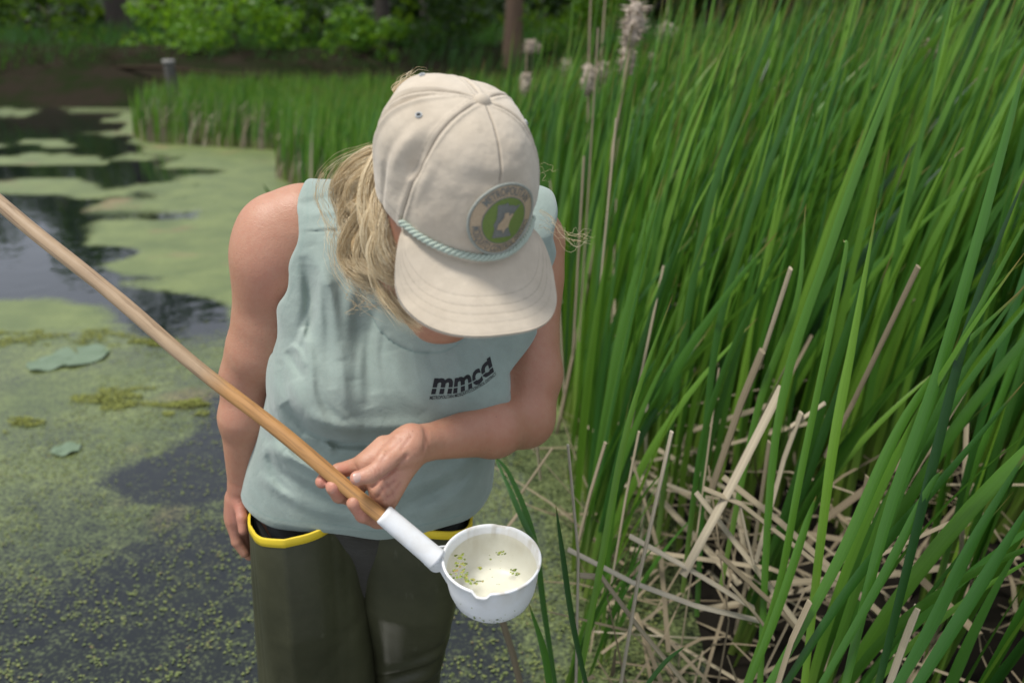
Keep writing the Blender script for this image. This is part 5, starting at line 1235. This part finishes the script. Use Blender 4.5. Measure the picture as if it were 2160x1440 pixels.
H_ = [([(1740, 962, 1.70), (1800, 848, 1.62), (1937, 562, 1.42)], .0125, 'pale upright dead stalk with a cut top, right of middle height'),
 ([(1500, 1035, 1.75), (1563, 850, 1.66), (1608, 740, 1.6)], .022, 'broad pale dead stalk standing left of the crossing straw'),
 ([(1600, 775, 1.66), (1668, 566, 1.52)], .013, 'tall pale dead stalk with blunt top among green leaves'),
 ([(1440, 1213, 1.50), (1540, 1030, 1.5), (1650, 815, 1.5)], .015, 'straight tan dead stem slanting across the straw heap'),
 ([(1309, 1445, 1.45), (1345, 1230, 1.42), (1417, 910, 1.36)], .0125, 'grey dead stalk leaning right, nearest the dipper side'),
 ([(1290, 1230, 1.6), (1320, 1050, 1.58), (1348, 910, 1.55)], .010, 'narrow grey dead stalk behind the leaning grey stalk'),
 ([(1215, 1440, 1.45), (1220, 1170, 1.42), (1198, 938, 1.38)], .0105, 'thin upright grey stalk beside the water edge'),
 ([(1218, 1150, 1.6), (1245, 1040, 1.58), (1277, 933, 1.56)], .013, 'brownish grey upright stalk near the water edge'),
 ([(1485, 1030, 1.5), (1562, 1062, 1.5), (1777, 1230, 1.5), (1850, 1292, 1.53)], .014, 'tan dead leaf bent over sharply at its left end'),
 ([(1468, 1038, 1.55), (1586, 1188, 1.52), (1684, 1318, 1.52)], .013, 'tan dead leaf sloping down right under the bent one'),
 ([(1525, 1005, 1.6), (1645, 1100, 1.56), (1856, 1292, 1.52), (1925, 1360, 1.5)], .016, 'long grey tan stalk sloping down to the right corner'),
 ([(1328, 1130, 1.5), (1443, 1193, 1.5), (1590, 1282, 1.52)], .013, 'tan dead leaf sloping gently in the middle of the heap'),
 ([(1198, 1158, 1.5), (1335, 1228, 1.5), (1468, 1277, 1.52), (1600, 1308, 1.55)], .012, 'long dead leaf lying almost level across the heap'),
 ([(1223, 1213, 1.45), (1269, 1216, 1.45), (1345, 1320, 1.45), (1450, 1446, 1.45)], .013, 'pale kinked dead leaf running down to the bottom edge'),
 ([(1512, 1164, 1.48), (1650, 1292, 1.5), (1700, 1350, 1.52)], .014, 'short tan stalk sloping right below the slanting stem'),
 ([(1541, 1233, 1.45), (1590, 1290, 1.46), (1632, 1346, 1.48)], .010, 'small pale dead leaf low in the heap'),
 ([(1875, 1445, 1.35), (1905, 1360, 1.33), (1935, 1280, 1.30)], .0145, 'grey cut stalk standing at the bottom right'),
 ([(1640, 1445, 1.30), (1670, 1350, 1.28), (1708, 1268, 1.26)], .0125, 'grey cut stalk standing at the bottom middle'),
 ([(1595, 1184, 1.68), (1654, 968, 1.64), (1690, 870, 1.6)], .015, 'orange brown dead leaf standing in the straw'),
 ([(1669, 899, 1.62), (1740, 850, 1.58)], .014, 'short whitish stalk broken over near the orange leaf'),
 ([(1560, 1060, 1.5), (1575, 1130, 1.5), (1590, 1190, 1.5)], .010, 'pale thin strip hanging from the bent tan leaf'),
 ([(1060, 1310, 1.55), (1082, 1380, 1.55), (1098, 1445, 1.55)], .012, 'grey dead stalk under the dipper cup')]
for k, (pts, w, lab) in enumerate(H_): dead(pts, w, lab, rn=(1.0 if 'orange' in lab else .55 + .055 * (k % 7)))
DM = []
for k in range(30):
    L_ = rs.uniform(.25, .8); kink = rs.uniform(.2, .9) * (rs.rand() < .65); a = np.array([0, 0, 0.0]); b = a + np.array([L_ * .5, 0, 0]); c_ = b + np.array([math.cos(kink), math.sin(kink) * rs.choice([-1, 1]), rs.uniform(-.4, .1)]) * L_ * .5
    v, f, u = strap(poly([a, b, c_], 3), rs.uniform(.006, .019), rs.uniform(.08, .35), k=6); DM.append(mesh('dead_stalk', v, f, DEAD, False, {'uvw': u, 'rnd': np.full(len(v), rs.rand() * .9)}))
def in_bed(x, y): return x > float(edge_x(np.array(y))) + .02
n_d = 0; tries = 0
while n_d < 200 and tries < 9000:
    tries += 1; y = 1.15 + 3.2 * rs.rand() ** 1.3; x = float(edge_x(np.array(y))) + .07 + 2.0 * rs.rand() ** 1.1
    if x > .7 * y + .2: continue
    uu, vv_, _ = project(np.array([[x, y, .1]]))
    if uu[0] > 1950 and rs.rand() < .75: continue
    up = rs.rand() < .28; zz = .02 + (.30 * rs.rand() ** 1.6 if not up else 0)
    me = DM[rs.randint(30)]; o = bpy.data.objects.new('dead_stalk', me); COL.objects.link(o); o.location = (x, y, zz)
    if up: o.rotation_euler = (rs.randn() * .15, -math.pi / 2 + abs(rs.randn()) * .25, rs.uniform(-.6, .6)); 
    else: o.rotation_euler = (rs.uniform(-.6, .6), rs.uniform(-.45, .35), rs.choice([-.7, -.5, .5, 2.4, 2.7, 3.6]) + rs.randn() * .45)
    Rm_ = o.rotation_euler.to_matrix(); ends = [Rm_ @ Vector(me.vertices[i_].co) + o.location for i_ in (-1, len(me.vertices) // 2)]
    if any(q_.x < float(edge_x(np.array(q_.y))) - .02 or q_.y < .95 or q_.z > .75 or q_.z < -.12 or (q_.x < .12 and q_.y < 1.5) for q_ in ends): bpy.data.objects.remove(o); continue
    tag(o, 'broken tan grey dead cattail stalk lying in the straw under the leaves', 'dead stalk', DG); n_d += 1
# finer straw as one mass
r = np.random.RandomState(31); N = 1500; y = 1.1 + 6.5 * r.rand(N) ** 1.5; x = edge_x(y) + .06 + r.rand(N) ** 1.2 * 3.2; V_, n0 = [], 0
a = r.rand(N) * 6.3; L_ = r.uniform(.08, .45, N); up = r.rand(N) < .3; dz = np.where(up, r.uniform(.5, 1.4, N), r.uniform(-.25, .35, N)); d = np.stack([np.cos(a), np.sin(a), dz], 1); d /= np.linalg.norm(d, axis=1)[:, None]
p0 = np.stack([x, y, .01 + .16 * r.rand(N) ** 1.5], 1); s = np.cross(d, [0, 0, 1.0]); s /= np.linalg.norm(s, axis=1)[:, None]; w = r.uniform(.002, .0055, N)[:, None]
p1 = p0 + d * L_[:, None] * .5; p2 = p1 + (d + r.randn(N, 3) * .25) * L_[:, None] * .5
v = np.stack([p0 - s * w, p0 + s * w, p1 - s * w, p1 + s * w, p2 - s * w * .4, p2 + s * w * .4], 1).reshape(-1, 3); i = np.arange(N)[:, None] * 6
f = np.vstack([i + [0, 1, 3, 2], i + [2, 3, 5, 4]]); u = np.zeros((len(v), 3)); u[:, 0] = np.tile([-.02, .02], len(v) // 2); u[:, 1] = np.repeat(r.rand(N), 6)
tag(add('straw_litter', v, f, DEAD, None, False, {'rnd': np.repeat(r.rand(N) * .3, 6), 'uvw': u}), kind='stuff')
# dead stubs at the edge of the far reeds
r = np.random.RandomState(32); N = 2600; y = 3 + 9 * r.rand(N); x = edge_x(y) + .02 + np.abs(r.randn(N)) * .5; ok = (x < .7 * y); x = x[ok]; y = y[ok]; pts = np.stack([x, y, 0 * x], 1)
v, f, t, rn = blades_bulk(pts, r.uniform(.15, .65, len(x)), r.uniform(.012, .022, len(x)), 1.6, 4, 9); u = np.zeros((len(v), 3)); u[:, 1] = rn
tag(add('dead_reed_fringe', v, f, DEAD, None, False, {'rnd': rn * .9, 'uvw': u}), kind='stuff')

# seed heads on last year's stems
FLUFF = Mat('seed_fluff'); FLUFF.col(FLUFF.mix(FLUFF.noise(60, 4), (.34, .26, .19), (.62, .54, .45))); FLUFF.set(Roughness=1); FLUFF.bump(FLUFF.noise(300, 3), 1, .004); FLUFF = FLUFF.m
STEM = m_simple('dry_stem', (.36, .28, .19), .8, (.24, .18, .12), 15)
def seedhead(top, foot, hpx, wpx, spike, label, fl=1.0, kk=0):
    """top = pixel and depth of the head's upper end, foot = pixel of the stem low down"""
    rr_ = np.random.RandomState(kk); A = P(*top); d0 = P(foot[0], foot[1], foot[2]); ax = (A - d0) / np.linalg.norm(A - d0); hl_ = hpx / FPX * top[2]; wr = wpx / FPX * top[2] / 2
    base = d0 - ax * ((d0[2] + .02) / ax[2]); e = empty('seed_cattail', tuple(base)); tag(e, label, 'cattail', 'dry cattails with fluffy seed heads')
    e_ = A + ax * spike; path = spline(np.array([base, (base + A) / 2 + np.array([.01, 0, 0]), A, e_]) if spike > .02 else np.array([base, (base + A) / 2 + np.array([.01, 0, 0]), A]), 20)
    v, f = tube(path, np.linspace(.0062, .0028, 20), 8); add('stem', v, clean(f), STEM, e)
    n, k = 26, 20; tt_ = np.linspace(0, 1, n); pr = wr * np.sin(np.pi * np.clip(tt_, .02, .98)) ** .38; c = (A - ax * hl_)[None] + ax[None] * (tt_ * hl_)[:, None]
    pr2 = pr[:, None] * (1 + fl * .7 * (vnoise(np.stack(np.meshgrid(tt_ * 7, np.arange(k) * .9, indexing='ij'), -1), 1, kk) - .35)); tn, N_, B_ = frames(c); a = np.linspace(0, 2 * np.pi, k, endpoint=False)
    v = (c[:, None] + pr2[..., None] * (np.cos(a)[None, :, None] * N_[:, None] + np.sin(a)[None, :, None] * B_[:, None])).reshape(-1, 3)
    ac = Acc(); ac.put(v, grid_faces(n, k, False, True)[:, ::-1])
    m_ = 260; ii = rr_.randint(0, len(v), m_); q = v[ii]; cen = np.repeat(c, k, 0)[ii]; o = q - cen; o /= np.linalg.norm(o, axis=1)[:, None] + 1e-9; tip = q + o * wr * rr_.uniform(.2, .8, m_)[:, None] * fl + rr_.randn(m_, 3) * wr * .3; sd_ = rr_.randn(m_, 3) * wr * .12
    fv = np.stack([q - o * wr * .1 - sd_, q - o * wr * .1 + sd_, tip], 1).reshape(-1, 3); ac.put(fv, [(3 * t, 3 * t + 1, 3 * t + 2) for t in range(m_)])
    ac.obj('seed_head', FLUFF, e)
SH = [((1345, 6, 2.55), (1215, 700, 2.75), 88, 34, .05, 'tallest fluffy cattail head bursting at the top of the view', 1.6), ((1328, 95, 2.75), (1255, 640, 2.9), 60, 26, .0, 'slim seed head just under the tallest fluffy one', 1.0),
 ((1242, 135, 3.3), (1228, 600, 3.5), 62, 22, .30, 'slim grey seed head with a long bare spike above it', .8), ((1268, 132, 3.4), (1236, 620, 3.5), 48, 24, .32, 'plump buff seed head touching the slim grey one', 1.3),
 ((1110, 155, 4.2), (1100, 420, 4.4), 42, 20, .14, 'short seed head alone just right of the cap', 1.0), ((1408, 48, 3.8), (1402, 300, 4.0), 40, 26, .3, 'small fluffy head right of the tallest one', 1.3),
 ((1196, 125, 5.4), (1190, 330, 5.6), 34, 16, .0, 'far faint seed head between the cap and the tall ones', 1.0), ((1123, 85, 6.5), (1118, 250, 6.8), 26, 22, .0, 'distant seed head above the single one by the cap', 1.2),
 ((1952, 82, 3.4), (1880, 420, 3.6), 45, 36, .0, 'fluffy seed head among the leaf tips at upper right', 1.5), ((1375, 112, 4.6), (1366, 300, 4.8), 40, 16, .0, 'dark narrow seed head behind the tall leaves', .7)]
for k, (a, b, h_, w_, s_, lab, fl) in enumerate(SH): seedhead(a, b, h_, w_, s_, lab, fl, k)
# bare dry stems right of the woman
for k, (a, b, w, lab) in enumerate([((1208, 760, 2.3), (1232, 330, 2.25), .014, 'stout tan stem standing just right of the brim'), ((1248, 800, 2.2), (1300, 250, 2.15), .012, 'long tan stem crossing in front of the tall reeds'), ((1190, 830, 2.3), (1176, 560, 2.3), .013, 'short tan stem behind the upper arm'), ((1330, 900, 2.0), (1400, 560, 1.95), .012, 'tan stem half hidden at the left of the leaf mass'), ((1222, 720, 2.7), (1262, 60, 2.6), .011, 'tall bare dry stem right of the woman shoulder'), ((1185, 640, 2.9), (1160, 380, 2.9), .009, 'short bare dry stem close to the cap'), ((1290, 700, 2.6), (1300, 420, 2.6), .010, 'bare tan stem under the fluffy heads'),
                                 ((1140, 1010, 2.0), (1128, 890, 1.95), .013, 'brown dead stub in the water by the elbow'), ((1085, 1060, 1.9), (1165, 945, 1.85), .009, 'thin straw slanting over the weed by the hip'), ((1010, 1190, 1.7), (1110, 1060, 1.7), .008, 'long straw on the weed behind the cup')]):
    dead([a, b], w, lab, rn=.62)
# heroes: single leaves that stand out
def hero(pts, w, label, tw=0.0, rn=.5):
    q = spline(np.array([P(*a) for a in pts]), 26); org = q[0].copy(); q = q - org; tn = np.gradient(q, axis=0); tn /= np.linalg.norm(tn, axis=1)[:, None]
    vd = q + org - np.array(CAMV); s = np.cross(tn, vd); s /= np.linalg.norm(s, axis=1)[:, None]; n = np.cross(tn, s); t = np.linspace(0, 1, 26); a = tw + .4 * t; s = s * np.cos(a)[:, None] + n * np.sin(a)[:, None]; n = np.cross(tn, s)
    wd = w * np.clip((1 - t) / .45, 0, 1) ** .7 * np.clip(.65 + t, 0, 1); wd[-1] = .0004
    v = np.stack([q - s * wd[:, None] / 2 - n * wd[:, None] * .14, q, q + s * wd[:, None] / 2 - n * wd[:, None] * .14], 1).reshape(-1, 3); u = np.stack([np.tile([-.5, 0, .5], 26) * w * 4, np.repeat(t, 3) * .2, np.zeros(78)], 1)
    o = add('cattail_leaf', v, grid_faces(26, 3), GREENLEAF, None, True, {'t': np.repeat(t * .9 + .1, 3) if pts[0][1] < 1300 else np.repeat(t * .75 + .25, 3), 'uvw': u, 'rnd': np.full(78, rn)})
    o.data.transform(Matrix.Translation((0, 0, 0))); o.location = org; tag(o, label, 'cattail leaf', 'single cattail leaves in front of the bed'); return o
HE = [([(1690, 1500, 1.35), (1750, 1000, 1.28), (1800, 720, 1.25), (1850, 440, 1.22)], .016, 'upright light green leaf with pale tip left of the long diagonal ones', .2, .95),
 ([(1560, 1480, 1.35), (1640, 1250, 1.32), (1690, 1000, 1.30), (1780, 560, 1.28), (1779, 505, 1.28)], .013, 'slender leaf rising past the straw to a tip', .3, .7),
 ([(1555, 1500, 1.3), (1640, 1290, 1.28), (1700, 1110, 1.27), (1722, 1045, 1.26)], .014, 'short green leaf with brown tip over the straw', .2, .5),
 ([(1590, 1500, 1.25), (1760, 1200, 1.2), (1930, 850, 1.15), (2165, 600, 1.1)], .016, 'broad green leaf crossing diagonally to the right edge', .1, .5),
 ([(1620, 1500, 1.25), (1800, 1230, 1.2), (1990, 1010, 1.15), (2165, 800, 1.12)], .015, 'lower broad leaf crossing diagonally to the right edge', .3, .4),
 ([(1700, 1500, 1.2), (1850, 1240, 1.15), (1955, 1040, 1.12), (1988, 990, 1.11)], .013, 'leaf ending in a pale tip at the lower right', .2, .6),
 ([(1860, 1500, 1.1), (1960, 1330, 1.08), (2060, 1130, 1.05), (2180, 930, 1.0)], .016, 'wide near leaf at the bottom right', .1, .35),
 ([(1900, 1500, 1.05), (2060, 1250, 1.02), (2200, 1020, 1.0)], .017, 'nearest wide leaf at the right edge', .3, .3),
 ([(1770, 1500, 1.2), (1870, 1100, 1.15), (1990, 760, 1.12), (2120, 300, 1.1), (2165, 120, 1.1)], .017, 'long arching near leaf up the right side', .2, .35),
 ([(1840, 1500, 1.15), (1960, 1020, 1.12), (2060, 640, 1.1), (2180, 330, 1.1)], .016, 'dark arching near leaf beside the right edge', .5, .15),
 ([(1600, 1500, 1.45), (1640, 900, 1.4), (1760, 500, 1.38), (1900, 130, 1.36), (1985, -60, 1.36)], .016, 'very long leaf sweeping from the straw to the top', .2, .45),
 ([(1470, 1300, 1.75), (1500, 800, 1.7), (1570, 500, 1.68), (1700, 150, 1.66), (1760, 20, 1.66)], .017, 'broad leaf sweeping right through the middle of the bed', .3, .4),
 ([(1380, 1200, 1.9), (1430, 800, 1.85), (1500, 420, 1.8), (1620, 80, 1.8), (1660, -30, 1.8)], .018, 'tall leaf rising at the left front of the bed', .2, .5),
 ([(1520, 1240, 1.6), (1600, 860, 1.55), (1680, 640, 1.5), (1700, 430, 1.5)], .014, 'mid green leaf left of the blunt pale stalk', .1, .7),
 ([(1440, 1250, 1.65), (1490, 900, 1.6), (1600, 620, 1.55), (1702, 430, 1.52)], .015, 'curving leaf whose tip ends over the bed centre', .4, .55),
 ([(1040, 955, 1.5), (1075, 1030, 1.45), (1110, 1110, 1.42), (1133, 1150, 1.4)][::-1], .011, 'green leaf drooping beside the hip toward the cup', .2, .4),
 ([(1180, 1500, 1.5), (1150, 1300, 1.48), (1125, 1130, 1.46), (1075, 1000, 1.45), (1035, 955, 1.44)], .012, 'green leaf arching from behind the cup to the hip', .1, .5),
 ([(1165, 1500, 1.35), (1150, 1380, 1.33), (1115, 1270, 1.32)], .013, 'short leaf standing right behind the cup', .2, .6),
 ([(1250, 1500, 1.3), (1210, 1320, 1.28), (1185, 1150, 1.26), (1172, 1062, 1.25)], .010, 'slim dark leaf leaning left by the water edge', .2, .2),
 ([(1330, 1490, 1.2), (1400, 1400, 1.18), (1448, 1360, 1.17)], .007, 'small leaf tip low in the middle of the straw', .2, .5),
 ([(1210, 1500, 1.4), (1270, 1180, 1.36), (1330, 880, 1.34), (1420, 620, 1.32)], .013, 'upright leaf at the left edge of the bed', .2, .8),
 ([(590, 450, 4.2), (575, 420, 4.15), (555, 388, 4.1)], .022, 'single blurred leaf standing behind the near shoulder', .2, .3),
 ([(648, 460, 6), (642, 380, 6), (632, 290, 6)], .03, 'reed leaf rising behind the shoulder seam', .2, .3)]
for pts, w, lab, tw, rn in HE: hero(pts, w, lab, tw, rn)
print('all', round(time.time() - T0, 1))
